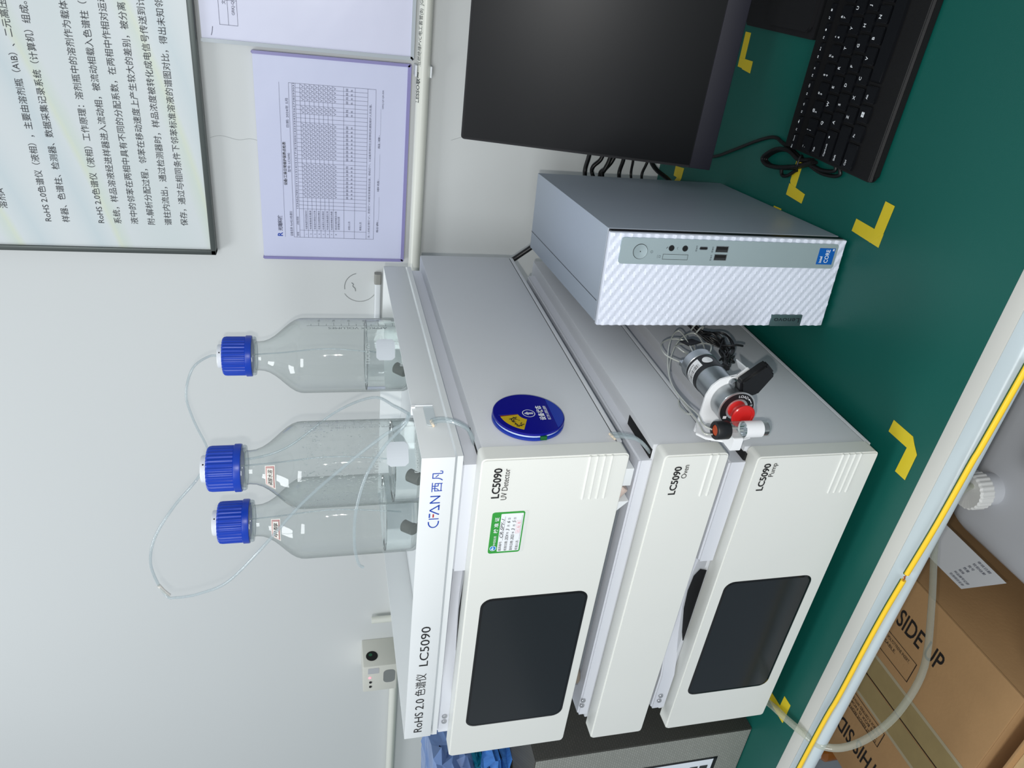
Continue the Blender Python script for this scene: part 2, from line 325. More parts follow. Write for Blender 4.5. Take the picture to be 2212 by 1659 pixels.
def annulus_frame(t, x0, x1, z0, z1, oy):
    """dark bevel ring round the screen"""
    def loop(i, r):
        pts = []
        for cx, cz, s in ((x1 - i - r, z1 - i - r, 0), (x0 + i + r, z1 - i - r, 1), (x0 + i + r, z0 + i + r, 2), (x1 - i - r, z0 + i + r, 3)):
            for k in range(7): a = (s + k / 6) * PI / 2; pts.append((cx + r * math.cos(a), cz + r * math.sin(a)))
        return pts
    A = loop(-0.0008, 0.0113); B = loop(0.0016, 0.009); n = len(A); vs = [(x, oy - 0.0001, z) for x, z in A] + [(x, oy - 0.0007, z) for x, z in B]
    me = bpy.data.meshes.new('screen_bezel'); me.from_pydata(vs, [], [(i, (i + 1) % n, n + (i + 1) % n, n + i) for i in range(n)]); link('screen_bezel', me, mat('bezel_gloss', (10, 11, 12), 0.12), t)
pump = module('pump_unit', 'white chromatography pump, bottom unit of the instrument stack, with dark screen', -0.0105, 0.0048, 0.0213, 0.1562, 0.0240, 0.1595, 0.1755, (4, 0.0420, 0.0069), 'LC5090', 'Pump', (-0.0398, 0.1405), (-0.3472, -0.1645, 0.0375, 0.1430), (0.0165, 0.0066, 0.0160), 2, 0.0)
oven = module('oven_unit', 'white column oven without a screen, thin middle unit of the stack', 0.0, 0.0, 0.1918, 0.2566, 0.2005, 0.2595, 0.2705, (2, 0.2028, 0.0072), 'LC5090', 'Oven', (-0.0446, 0.2372), None, (0.0186, 0.0070, 0.0152), 0, 0.1755)
det = module('detector_unit', 'white detector with dark screen and green sticker, top unit of the stack', 0.0045, 0.0003, 0.2909, 0.4245, 0.2960, 0.4212, 0.4368, (4, 0.3075, 0.0068), 'LC5090', 'UV Detector', (-0.0415, 0.4060), (-0.3590, -0.1662, 0.3015, 0.4090), (-0.0022, 0.0070, 0.0338), 1, 0.2705)
# small fittings under the detector
D = -0.2705
box('drain_block', (-0.0475, -0.0275, 0.014, 0.030, 0.2760 + D, 0.2935 + D), WPL, det, 0.0008)
cyl('drain_ring', (-0.062, 0.021, 0.288 + D), (-0.052, 0.021, 0.280 + D), 0.007, mat('beige_plastic', (196, 178, 168), 0.4), det, 24, 0.001)
prism('drain_gutter', [(-0.066, 0.014, 0.284 + D), (-0.083, 0.014, 0.290 + D), (-0.066, 0.014, 0.274 + D)], (0, 0.012, 0), WPL, det)
box('drain_rail', (-0.35, -0.075, 0.028, 0.045, 0.2735 + D, 0.2765 + D), mat('rail_grey', (140, 144, 148), 0.35, 0.6), det)
cyl('drain_cap', (-0.33, 0.03, 0.289 + D), (-0.33, 0.03, 0.2765 + D), 0.012, mat('knob_brown', (120, 110, 98), 0.4), det, 24, 0.002)
D = -0.1755
cyl('drain_cap', (-0.345, 0.03, 0.196 + D), (-0.345, 0.03, 0.181 + D), 0.011, MATS['knob_brown'], oven, 24, 0.002)
prism('drain_gutter', [(-0.075, 0.014, 0.1915 + D), (-0.105, 0.014, 0.1965 + D), (-0.075, 0.014, 0.182 + D)], (0, 0.012, 0), WPL, oven)

# status disc stuck on the detector's side
DX = 0.0045
sd = thing('status_disc', 'round blue magnetic status dial stuck on the side of the detector', 'status sign', (DX - 0.0012, 0.0585, 0.3705), 0)
DB = mat('disc_blue', (10, 12, 130), 0.22); DB2 = mat('disc_blue_light', (24, 52, 158), 0.3)
lathe('back_plate', [(0.0325, 0.0), (0.0335, 0.0008), (0.0335, 0.0028), (0.0325, 0.0034)], DB2, sd, (0, 0, 0), (1, 0, 0), 64)
lathe('inner_wheel', [(0.0318, 0.0034), (0.0318, 0.0052)], mat('pale_plastic', (196, 214, 236), 0.35), sd, (0, 0, 0), (1, 0, 0), 64)
lathe('front_plate', [(0.0322, 0.0052), (0.0332, 0.0058), (0.0332, 0.0072), (0.0326, 0.0078)], DB, sd, (0, 0, 0), (1, 0, 0), 64)
box('wheel_tab', (0.0018, 0.0056, -0.0343, -0.0318, -0.009, -0.003), mat('tab_green', (20, 92, 44), 0.4), sd, 0.0004)
FX0 = 0.0079
FD = lambda a, b: Vector((FX0 + 0.0001, a, b))
# status window in the upper left with the yellow word
yw = mat('disc_yellow', (188, 160, 20), 0.4)
def sector(name, r0, r1, a0, a1, x, m): return annulus(name, 0, 0, r0, r1, lambda a, b: Vector((x, a, b)), m, sd, a0, a1, 16)
sector('status_window', 0.0105, 0.0278, math.radians(98), math.radians(158), FX0 + 0.0002, yw)
sector('window_edge', 0.0105, 0.0278, math.radians(95), math.radians(98.5), FX0 + 0.0002, mat('edge_red', (120, 24, 22), 0.5))
sector('window_edge', 0.0105, 0.029, math.radians(93), math.radians(95), FX0 + 0.0003, DB2)
text('待料', (FX0, -0.0195, 0.0085), (0, 0.93, 0.36), (0, -0.36, 0.93), INK, sd, 0.0085, 0.0155, bold=0.03, off=0.0005)
annulus('arrow_ring', 0, 0.0, 0.0054, 0.0060, FD, WIN, sd, 0, 2 * PI, 40)
poly('arrow', [FD(a, b) for a, b in ((-0.0014, -0.0042), (0.0014, -0.0042), (0.0014, 0.0006), (0.003, 0.0006), (0, 0.0046), (-0.003, 0.0006), (-0.0014, 0.0006))], mat('arrow_grey', (186, 190, 204), 0.5), sd)
text('设备状态', (FX0, 0, -0.0135), (0, 1, 0), (0, 0, 1), WIN, sd, 0.0062, 0.0235, bold=0.02, align='c')
text('非工作人员禁止拨动', (FX0, 0, -0.0185), (0, 1, 0), (0, 0, 1), WIN, sd, 0.0034, 0.0225, bold=0.01, align='c')
poly('printed_band', [FD(0.0322 * math.cos(a), 0.0322 * math.sin(a)) for a in [math.radians(-138 + 96 * k / 20) for k in range(21)]], DB2, sd)

# green calibration sticker on the detector cover
st = thing('calibration_sticker', 'green bordered calibration sticker filled in by hand on the detector cover', 'sticker', (-0.0775 + 0.0, -0.0005, 0.3945), SA)
SGR = mat('sticker_green', (52, 150, 60), 0.4)
rbox('sticker_border', (-0.0243, 0.0243, -0.0001, 0.0003, -0.0150, 0.0150), SGR, st, 0.0025, 'y', 0)
rbox('sticker_field', (-0.0222, 0.0222, -0.0003, 0.0, -0.0137, 0.0068), mat('sticker_white', (228, 232, 236), 0.5), st, 0.0008, 'y', 0)
rbox('backing_film', (-0.0250, 0.0246, 0.0000, 0.0004, -0.0178, 0.0145), mat('film', (214, 218, 214), 0.35), st, 0.002, 'y', 0)
F0 = lambda x, z: (x, -0.0004, z)
annulus('logo', -0.0178, 0.0108, 0.0, 0.0031, lambda x, z: Vector((x, -0.0004, z)), WIN, st, 0, 2 * PI, 24)
annulus('logo', -0.0178, 0.0108, 0.0, 0.0026, lambda x, z: Vector((x, -0.0005, z)), mat('logo_blue', (34, 128, 196), 0.4), st, 0, 2 * PI, 24)
tube('logo', [(-0.0195, -0.0006, 0.0102), (-0.0186, -0.0006, 0.0120), (-0.0176, -0.0006, 0.0106), (-0.0160, -0.0006, 0.0112)], 0.0004, WIN, st, 5)
text('中恒检测', F0(-0.0138, 0.0092), FX, FZ, WIN, st, 0.0026, 0.0108)
text('校 准 证', F0(0.0005, 0.0088), FX, FZ, WIN, st, 0.0042, 0.0186, bold=0.01)
for s, z, x1 in (('器具编号:', 0.0035, -0.0100), ('校准日期:', -0.0018, -0.0100), ('复校日期:', -0.0070, -0.0100), ('校准人员:', -0.0122, -0.0100)):
    text(s, F0(-0.0213, z), FX, FZ, INK, st, 0.0030, 0.0118)
HW = mat('pen', (26, 26, 34), 0.6)
text('CR-SPY-1', F0(-0.0055, 0.0032), FX, FZ, HW, st, 0.0045, 0.0225, shear=0.4)
text('2024', F0(-0.0088, -0.0021), FX, FZ, HW, st, 0.0042, 0.0068, shear=0.4); text('年', F0(-0.0012, -0.0018), FX, FZ, INK, st, 0.0026); text('3', F0(0.0026, -0.0021), FX, FZ, HW, st, 0.0046, shear=0.3)
text('月', F0(0.0072, -0.0018), FX, FZ, INK, st, 0.0026); text('6', F0(0.0118, -0.0021), FX, FZ, HW, st, 0.0046, shear=0.3); text('日', F0(0.0158, -0.0018), FX, FZ, INK, st, 0.0026)
text('2025', F0(-0.0088, -0.0073), FX, FZ, HW, st, 0.0042, 0.0068, shear=0.4); text('年', F0(-0.0012, -0.0070), FX, FZ, INK, st, 0.0026); text('3', F0(0.0026, -0.0073), FX, FZ, HW, st, 0.0046, shear=0.3)
text('月', F0(0.0072, -0.0070), FX, FZ, INK, st, 0.0026); text('5', F0(0.0118, -0.0073), FX, FZ, HW, st, 0.0046, shear=0.3); text('日', F0(0.0158, -0.0070), FX, FZ, INK, st, 0.0026)
quads('form_line', [(-0.0085, 0.0195, 0.0028, 0.0030), (-0.0085, 0.0200, -0.0128, -0.0126)], F0(0, 0), FX, FZ, INK, st)
PKI = mat('stamp_pink', (226, 150, 160), 0.6)
quads('stamp', [(-0.001, 0.0140, -0.0118, -0.0116), (-0.001, 0.0140, -0.0084, -0.0082), (-0.001, -0.0008, -0.0118, -0.0082), (0.0138, 0.0140, -0.0118, -0.0082)], F0(0, 0), FX, FZ, PKI, st)
text('已 校 准', F0(0.0002, -0.0113), FX, FZ, PKI, st, 0.0027, 0.0125)

# ------------------------------------------------------------------ solvent tray on top
TZ = 0.4368
tr = thing('solvent_tray', 'open white solvent tray with blue lettering on top of the stack', 'tray', (0, 0, TZ), SA)
D = -TZ; TW = 0.3802
box('tray_base', (-TW, 0.0, 0.0135, 0.4365, 0.4375 + D, 0.4425 + D), TRW, tr)
box('front_panel', (-TW, 0.0, 0.0124, 0.0137, 0.4445 + D, 0.4732 + D), TRW, tr, 0.0004)
box('right_panel', (-0.0013, 0.0, 0.0137, 0.4365, 0.4445 + D, 0.4732 + D), TRW, tr, 0.0004)
box('left_panel', (-TW, -TW + 0.0013, 0.0137, 0.4365, 0.4425 + D, 0.4732 + D), TRW, tr, 0.0004)
box('rear_panel', (-TW, 0.0, 0.4352, 0.4365, 0.4425 + D, 0.4732 + D), TRW, tr, 0.0004)
for x, y in ((-0.03, 0.04), (-0.35, 0.04), (-0.03, 0.41), (-0.35, 0.41)): cyl('foot', (x, y, 0.4368 + D), (x, y, 0.4380 + D), 0.01, BLK, tr, 16)
# brand lettering, drawn with thin bars like the stencil letters of the photo
LB = BIN; Y0 = 0.0122; B0 = 0.4549 + D
def bar(x, z, x2, z2, wd=0.00065, m=None):
    d = Vector((x2 - x, 0, z2 - z)); L = d.length; n = Vector((-d.z, 0, d.x)) / L * wd; a = Vector((x, Y0, z + B0)); b = Vector((x2, Y0, z2 + B0)); return [a - n, b - n, b + n, a + n]
LX = -0.0774; q_ = lambda y: LX + (838 - y) * 8.51e-5
segs = [(q_(715), 0, q_(715), 0.0088, 0.0005), (q_(697), 0.0084, q_(640), 0.0084, 0.0006),
        (q_(657), 0.0, q_(600), 0.0085, 0.0006), (q_(600), 0.0085, q_(532), 0.0, 0.0006), (q_(598), 0.0006, q_(532), 0.0006, 0.0006), (q_(657), 0.0003, q_(645), 0.0003, 0.0004),
        (q_(500), 0, q_(500), 0.0088, 0.0006), (q_(502), 0.0088, q_(412), 0.0002, 0.0006), (q_(414), 0.0, q_(414), 0.0088, 0.0006), (q_(760), 0.0, q_(745), 0.0, 0.0006), (q_(760), 0.0089, q_(752), 0.0089, 0.0006)]
vs = []; fs = []
for s in segs:
    k = len(vs); vs += bar(*s); fs.append((k, k + 1, k + 2, k + 3))
me = bpy.data.meshes.new('lettering'); me.from_pydata(vs, [], fs); link('lettering', me, LB, tr)
def lane(cx, cz, rx, rz, a0, a1, wd=0.0011, n=20):
    vs = []; 
    for k in range(n + 1):
        t = math.radians(a0 + (a1 - a0) * k / n); c_, s_ = math.cos(t), math.sin(t); vs += [(cx + rx * c_, Y0, B0 + cz + rz * s_), (cx + (rx - wd) * c_, Y0, B0 + cz + (rz - wd) * s_)]
    me = bpy.data.meshes.new('lettering'); me.from_pydata(vs, [], [(2 * k, 2 * k + 1, 2 * k + 3, 2 * k + 2) for k in range(n)]); link('lettering', me, LB, tr)
lane(q_(760), 0.00445, 0.0066, 0.0050, 90, 270)
me = bpy.data.meshes.new('lettering'); me.from_pydata(bar(q_(695), 0.0050, q_(650), 0.0050, 0.0006), [], [(0, 1, 2, 3)]); link('lettering', me, RIN, tr)
text('西', (q_(355), 0.0124, B0 - 0.0002), FX, FZ, LB, tr, 0.0108, 0.0100); text('凡', (q_(212), 0.0124, B0 - 0.0002), FX, FZ, LB, tr, 0.0108, 0.0108)
text('RoHS 2.0', (-0.3703, 0.0124, 0.4548 + D), FX, FZ, INK, tr, 0.0128, 0.0560)
text('色谱仪', (-0.3093, 0.0124, 0.4553 + D), FX, FZ, INK, tr, 0.0118, 0.0350)
text('LC5090', (-0.2622, 0.0124, 0.4540 + D), FX, FZ, INK, tr, 0.0130, 0.0575)
# tube holder hooked over the right rim
hk = thing('tube_holder', 'thin white hook holding the tubes over the right rim of the tray', 'bracket', (0.0, 0, 0.4445), 0)
box('hook_top', (-0.008, 0.0030, 0.0895, 0.0910, 0.0255, 0.0295), WPL, hk, 0.0003)
box('hook_arm', (0.0016, 0.0028, 0.0895, 0.0910, 0.0095, 0.0295), WPL, hk, 0.0003)
rbox('hook_plate', (0.0006, 0.0014, 0.059, 0.0905, 0.0095, 0.0185), mat('hook_shade', (200, 210, 214), 0.4), hk, 0.003, 'x', 0)
# drain tubes, cut ends
ORS = mat('tube_end', (232, 214, 190), 0.4)
def drain(label, a, grp):
    t = thing('drain_tube', label, 'tube', (0, 0, 0), 0, None); tube('clear_sleeve', a, 0.0017, TUB, t, 12)
    d = (Vector(a[-1]) - Vector(a[-2])).normalized(); tube('cut_end', [Vector(a[-1]) - d * 0.004, Vector(a[-1]) + d * 0.0004] if grp else [Vector(a[0]) - d * 0.0004, Vector(a[0]) + d * 0.004], 0.00125, ORS, t, 10, 0)
    return t
drain('clear tube from the tray hook into the detector, rear one of the pair', [(0.0035, 0.0630, 0.4590), (0.0075, 0.0595, 0.4515), (0.0075, 0.0560, 0.441), (0.002, 0.0520, 0.4285), (-0.0125, 0.0500, 0.4215)], 0)
drain('clear tube from the tray hook into the detector, front one of the pair', [(0.0035, 0.0595, 0.4585), (0.0075, 0.0560, 0.4505), (0.0075, 0.0525, 0.440), (0.002, 0.0485, 0.4275), (-0.0125, 0.0465, 0.4210)], 0)
drain('clear tube between detector and oven, rear one of the pair', [(0.0060, 0.0290, 0.3005), (0.0055, 0.0285, 0.290), (0.001, 0.0280, 0.2745), (-0.012, 0.0280, 0.2595)], 0)
drain('clear tube between detector and oven, front one of the pair', [(0.0070, 0.0235, 0.3000), (0.0065, 0.0230, 0.289), (0.002, 0.0225, 0.2735), (-0.012, 0.0225, 0.2595)], 0)

# ------------------------------------------------------------------ solvent bottles
LIQ = mat('solvent', (0.93, 0.96, 0.96), 0.0, trans=1.0, ior=1.33, spec=0.5)
FRS = mat('frosted_square', (196, 202, 208), 0.6)
TIC = mat('enamel_white', (176, 184, 184), 0.6)
def bottle(label, cx, cy, lvl, phi, sticker, tick_off, tickm):
    zb = 0.4427; t = thing('solvent_bottle', label, 'glass bottle', (cx, cy, zb), 0)
    R = 0.0505
    prof = [(0.0, 0.004), (0.030, 0.0035), (0.040, 0.0005), (0.0455, 0.0), (0.0490, 0.0020), (R, 0.0065), (R, 0.136), (0.0500, 0.1415), (0.0478, 0.1475), (0.0440, 0.1535), (0.0385, 0.160), (0.0325, 0.1665), (0.0270, 0.173), (0.0225, 0.180), (0.0200, 0.1865), (0.0192, 0.193), (0.0195, 0.1965), (0.0225, 0.1975), (0.0225, 0.1995), (0.0190, 0.2005), (0.0190, 0.215)]
    lathe('glass_body', prof, GLS, t, n=64, close=False, smooth=60)
    r = R - 0.0022; h = (lvl - zb) / 0.977; t.scale = (0.966, 0.966, 0.977)
    lathe('solvent', [(0.0, 0.0055), (0.038, 0.0050), (0.0445, 0.0035), (r - 0.001, 0.007), (r, 0.010), (r, h + 0.0008), (r - 0.0012, h), (0.0, h)], LIQ, t, n=64, close=False, smooth=60)
    cp = lathe('cap', [(0.0225, 0.2075), (0.0258, 0.2080), (0.0258, 0.2325), (0.0252, 0.2355), (0.0235, 0.2372), (0.0, 0.2372)], CAPB, t, n=128, ribs=1, rib=0.0009, close=False, smooth=25)
    lathe('cap_collar', [(0.0225, 0.2010), (0.0268, 0.2015), (0.0272, 0.2030), (0.0272, 0.2085), (0.0262, 0.2092), (0.0, 0.2092)], CAPB, t, n=64, close=False, smooth=40)
    lathe('pour_ring', [(0.0205, 0.1960), (0.0250, 0.1968), (0.0258, 0.1985), (0.0255, 0.2008), (0.0225, 0.2012)], TUB, t, n=64, close=False)
    lathe('stopper', [(0.0155, 0.2370), (0.0155, 0.2425), (0.0148, 0.2437), (0.0, 0.2437)], WPL, t, n=40, close=False)
    cyl('vent_hole', (0.0151 * math.cos(phi + 0.3), 0.0151 * math.sin(phi + 0.3), 0.2405), (0.0157 * math.cos(phi + 0.3), 0.0157 * math.sin(phi + 0.3), 0.2405), 0.0009, DKG, t, 10)
    # enamel print wrapped round the glass
    def wrap(p, z0, rot=False, rr=R + 0.0004):
        def f(a, b):
            if rot: a, b = -b, a
            th = p + a / rr; return Vector((rr * math.cos(th), rr * math.sin(th), z0 + b))
        return f
    def patch(name, p, wd, z0, z1, m, rr=R + 0.0004, rad=0.0):
        vs = []; n = 8; fs = []
        for k in range(n + 1):
            u = -wd / 2 + wd * k / n; e = max(0.0, abs(u) - (wd / 2 - rad)) if rad else 0; c = rad - math.sqrt(max(rad * rad - e * e, 0)) if rad else 0
            for z in (z0 + c, z1 - c): vs.append((rr * math.cos(p + u / rr), rr * math.sin(p + u / rr), z))
        for k in range(n): fs.append((2 * k, 2 * k + 2, 2 * k + 3, 2 * k + 1))
        me = bpy.data.meshes.new(name); me.from_pydata(vs, [], fs); return link(name, me, m, t)
    if tick_off is not None:
        patch('writing_patch', phi + 0.14, 0.0285, 0.0215, 0.0455, FRS, rad=0.004)
        text('Borosilicate', (0, 0, 0), FX, FZ, TIC, t, 0.0066, 0.038, mapf=wrap(phi - 0.30, 0.0105))
        text('1000ml', (0, 0, 0), FX, FZ, TIC, t, 0.0078, 0.026, mapf=wrap(phi - 0.22, 0.0535))
        pt = phi + tick_off
        patch('scale_line', pt, 0.0005, 0.016, 0.132, tickm)
        for i in range(12):
            wd = 0.0075 if i % 2 == 0 else 0.004; z = 0.022 + i * 0.0095
            patch('tick', pt + (wd / 2) / R, wd, z - 0.00025, z + 0.00025, tickm)
            if i % 2 == 0: text(str(100 + i * 75 // 1 // 50 * 50), (0, 0, 0), FX, FZ, tickm, t, 0.0042, mapf=wrap(pt + 0.20, z - 0.0015))
        text('APPROX VOLUMES', (0, 0, 0), FX, FZ, tickm, t, 0.0055, 0.075, mapf=wrap(pt - 0.05, 0.030, True))
    if sticker:
        # paper label on the sloping shoulder
        def onshoulder(a, b, e=0.0012):   # a around, b up the slope
            z = 0.170 + b * 0.70; rr = 0.0302 - (z - 0.169) * 0.80 + e; th = sticker[1] + a / 0.030; return Vector((rr * math.cos(th), rr * math.sin(th), z))
        def lbl(name, hw, hh, m, e):
            vs = [onshoulder(-hw + 2 * hw * i / 6, -hh + 2 * hh * j / 3, e) for i in range(7) for j in range(4)]
            fs = [(i * 4 + j, i * 4 + 4 + j, i * 4 + 5 + j, i * 4 + 1 + j) for i in range(6) for j in range(3)]
            me = bpy.data.meshes.new(name); me.from_pydata(vs, [], fs); link(name, me, m, t)
        lbl('paper_label', 0.0125, 0.0078, mat('label_paper', (224, 222, 214), 0.6), 0.0020)
        for hw, hh, c, e in ((0.0112, 0.0064, (186, 60, 70), 0.0023), (0.0106, 0.0058, (224, 222, 214), 0.0026), (0.0100, 0.0053, (186, 60, 70), 0.0029), (0.0096, 0.0049, (224, 222, 214), 0.0032)):
            lbl('label_border', hw, hh, mat('label_red' if c[0] == 186 else 'label_paper', c, 0.6), e)
        text(sticker[0], (0, 0, 0), FX, FZ, INK, t, 0.0080, 0.0165, mapf=lambda a, b: onshoulder(a - 0.0085, b - 0.003, 0.0035))
    # suction filter tube inside
    tube('suction_tube', [(0, 0, 0.236), (0.003, 0.002, 0.17), (0.010, 0.0, 0.10), (0.02 * math.cos(phi), 0.02 * math.sin(phi), 0.022)], 0.0009, TUB, t, 8)
    a = (0.022 * math.cos(phi - 0.7), 0.022 * math.sin(phi - 0.7))
    cyl('suction_filter', (a[0], a[1], 0.020), (a[0] * 1.5, a[1] * 1.5, 0.0075), 0.0068, mat('filter_grey', (128, 130, 126), 0.5), t, 24, 0.001)
    return t
bA = bottle('clear solvent bottle with blue cap standing alone at the right of the tray', -0.1085, 0.3865, 0.4970, math.radians(-61), None, 0.86, mat('enamel_grey', (120, 128, 128), 0.6))
bB = bottle('front solvent bottle, fogged with droplets, blue cap and red bordered label', -0.1450, 0.2015, 0.4772, math.radians(-52), ('磷酸水溶', math.radians(-75)), 0.98, TIC)
bC = bottle('solvent bottle with blue cap behind the front one at the left', -0.2440, 0.2270, 0.4822, math.radians(-49), ('甲醇', math.radians(-72)), None, TIC)
# condensation inside the front bottle
bm = bmesh.new(); R = 0.0497
for i in range(620):
    a = math.radians(-52) + random.uniform(-1.35, 1.35); z = 0.052 + random.random() ** 1.1 * 0.083; s = random.uniform(0.0004, 0.0012)
    c = Vector((R * math.cos(a), R * math.sin(a), z)); n = Vector((math.cos(a), math.sin(a), 0)); u = Vector((-n.y, n.x, 0)); st_ = random.uniform(1, 2.0)
    ring = [bm.verts.new(c + u * s * math.cos(t) + Vector((0, 0, 1)) * s * st_ * math.sin(t)) for t in [k * PI / 3 for k in range(6)]]; tp = bm.verts.new(c + n * -s * 0.6)
    for k in range(6): bm.faces.new((ring[k], ring[(k + 1) % 6], tp))
dr = bm_obj('water_droplets', bm, mat('droplet', (0.95, 0.97, 0.97), 0.02, trans=1.0, ior=1.33), bB, 180); dr['kind'] = 'stuff'
# tubes from the caps
def stube(label, pts, mark=None):
    t = thing('solvent_tube', label, 'tube', (0, 0, 0)); tube('clear_tube', pts, 0.00155, TUB, t, 10)
    if mark: tube('tube_marker', mark, 0.0021, mat('marker_white', (222, 218, 210), 0.5), t, 10, 2)
    return t
stube('thin clear tube arching from the right bottle cap back down behind the front cap', [(-0.1085, 0.3865, 0.6790), (-0.1040, 0.378, 0.6900), (-0.1133, 0.365, 0.7080), (-0.1465, 0.36, 0.7184), (-0.1813, 0.36, 0.7148), (-0.2178, 0.36, 0.7045), (-0.2367, 0.355, 0.6940), (-0.2370, 0.340, 0.655), (-0.205, 0.318, 0.600), (-0.135, 0.290, 0.540), (-0.07, 0.22, 0.500), (-0.03, 0.14, 0.484), (-0.008, 0.093, 0.476)])
stube('long clear tube looping high from the front bottle cap past a paper marker', [(-0.1450, 0.2015, 0.6790), (-0.1520, 0.188, 0.6870), (-0.1772, 0.18, 0.7092), (-0.2178, 0.18, 0.7323), (-0.2546, 0.18, 0.7414), (-0.2887, 0.18, 0.7375), (-0.3050, 0.175, 0.7284), (-0.2934, 0.162, 0.7180), (-0.2808, 0.15, 0.7043), (-0.2620, 0.135, 0.6850), (-0.2286, 0.115, 0.6537), (-0.1734, 0.10, 0.6174), (-0.1164, 0.10, 0.5754), (-0.0732, 0.10, 0.5354), (-0.0368, 0.10, 0.4967), (-0.0200, 0.095, 0.4790), (-0.006, 0.090, 0.4760)],
      [(-0.2905, 0.18, 0.7372), (-0.3000, 0.18, 0.7330), (-0.3068, 0.179, 0.7275)])
stube('clear tube curving across the front of the bottles with a free lower end', [(-0.2170, 0.11, 0.5140), (-0.2060, 0.105, 0.5190), (-0.1763, 0.10, 0.5236), (-0.1324, 0.10, 0.5229), (-0.0858, 0.10, 0.5134), (-0.0504, 0.10, 0.4963), (-0.0227, 0.095, 0.4785), (-0.007, 0.088, 0.4755)])
# white strip on the wall behind the tray
ws = thing('cable_cover', 'short white plastic cable cover with grey end on the wall behind the right bottle', 'cable cover', (0, 0, 0.4572))
rbox('cover_strip', (-0.205, -0.1285, WY - 0.012, WY - 0.0005, 0.0, 0.0105), WPL, ws, 0.003, 'x', 0)
rbox('cover_end', (-0.1285, -0.1105, WY - 0.013, WY - 0.0005, -0.0004, 0.0110), mat('end_grey', (150, 150, 144), 0.5), ws, 0.003, 'x', 0)

# ------------------------------------------------------------------ injection valve on the right side of oven and pump
iv = thing('injection_valve', 'steel sample injection valve with red knob on the side of the stack', 'valve', (0.0, 0.0, 0.0), 0)
VX, VZ = 0.036, 0.186; AY = (0, -1, 0)
STL = mat('brushed_steel', (168, 172, 174), 0.28, 1.0, bump=0.08, bscale=200, stretch=(1, 14, 1))
cyl('valve_body', (VX, 0.098, VZ), (VX, 0.040, VZ), 0.0162, STL, iv, 48, 0.001)
cyl('black_band', (VX, 0.092, VZ), (VX, 0.071, VZ), 0.0166, BLK, iv, 48)
cyl('rear_flange', (VX, 0.1035, VZ), (VX, 0.0915, VZ), 0.0172, STL, iv, 48, 0.001)
cyl('hub', (VX, 0.036, VZ), (VX, 0.0195, VZ), 0.0178, STL, iv, 48, 0.0006)
cyl('dial', (VX, 0.0197, VZ), (VX, 0.0186, VZ), 0.0180, mat('dial_silver', (206, 208, 208), 0.3, 0.8), iv, 48)
FVp = lambda x, z, e=0.0: Vector((VX + x, 0.0185 - e, VZ + z))
annulus('dial_ring', 0, 0, 0.0108, 0.0166, lambda x, z: FVp(x, z, 0.0), BLK, iv, 0, 2 * PI, 48)
def dialtext(s, a0, r=0.0126, h=0.0036, name='lettering'):
    def f(a, b): th = a0 - a / r; return FVp((r + b) * math.cos(th), (r + b) * math.sin(th), 0.0003)
    text(s, (0, 0, 0), FX, FZ, WIN, iv, h, mapf=f)
dialtext('LOAD', math.radians(8)); dialtext('INJECT', math.radians(-70)); quads('dial_mark', [(-0.0100, -0.0070, 0.0085, 0.0120)], (VX, 0.0185, VZ), FX, FZ, WIN, iv)
annulus('dial_arrow', 0, 0, 0.0138, 0.0144, lambda x, z: FVp(x, z, 0.0003), WIN, iv, math.radians(-64), math.radians(-44), 12)
poly('dial_arrow', [FVp(0.0148 * math.cos(a), 0.0148 * math.sin(a), 0.0003) for a in (math.radians(-44),)] + [FVp(0.0130 * math.cos(math.radians(-44)), 0.0130 * math.sin(math.radians(-44)), 0.0003), FVp(0.0140 * math.cos(math.radians(-36)), 0.0140 * math.sin(math.radians(-36)), 0.0003)], WIN, iv)
RED = mat('knob_red', (196, 30, 28), 0.32, coat=0.2)
lathe('red_knob', [(0.0105, 0.0), (0.0088, 0.002), (0.0078, 0.0055), (0.0078, 0.0075), (0.0098, 0.0105), (0.0112, 0.0125), (0.0114, 0.0140), (0.0106, 0.0148), (0.0086, 0.0150), (0.0082, 0.0144), (0.0, 0.0144)], RED, iv, (VX, 0.0205, VZ), AY, 40, close=False)
# serial label wrapped on the black band
def bandpatch(name, a0, a1, y0, y1, m, r=0.0168):
    vs = []; n = 10
    for k in range(n + 1):
        t = a0 + (a1 - a0) * k / n; vs += [(VX + r * math.cos(t), y0, VZ + r * math.sin(t)), (VX + r * math.cos(t), y1, VZ + r * math.sin(t))]
    me = bpy.data.meshes.new(name); me.from_pydata(vs, [], [(2 * k, 2 * k + 1, 2 * k + 3, 2 * k + 2) for k in range(n)]); return link(name, me, m, iv)
bandpatch('serial_label', math.radians(38), math.radians(128), 0.0765, 0.0885, mat('label_white', (226, 228, 230), 0.4))
for i in range(22):
    a = math.radians(46 + i * 3.2); wdt = math.radians(random.choice((0.7, 1.2, 1.8))); bandpatch('barcode', a, a + wdt, 0.0775, 0.0825, INK, 0.01695)
text('9090380995', (0, 0, 0), FX, FZ, INK, iv, 0.0036, mapf=lambda a, b: Vector((VX + 0.01695 * math.cos(math.radians(118) - a / 0.01695), 0.0840 + b, VZ + 0.01695 * math.sin(math.radians(118) - a / 0.01695))))
annulus('round_label', 0, 0, 0, 0.0052, lambda a, b: Vector((VX + 0.0169 * math.cos(math.radians(12) + a / 0.0169), 0.0818 + b, VZ + 0.0169 * math.sin(math.radians(12) + a / 0.0169))), MATS['label_white'], iv, 0, 2 * PI, 24)
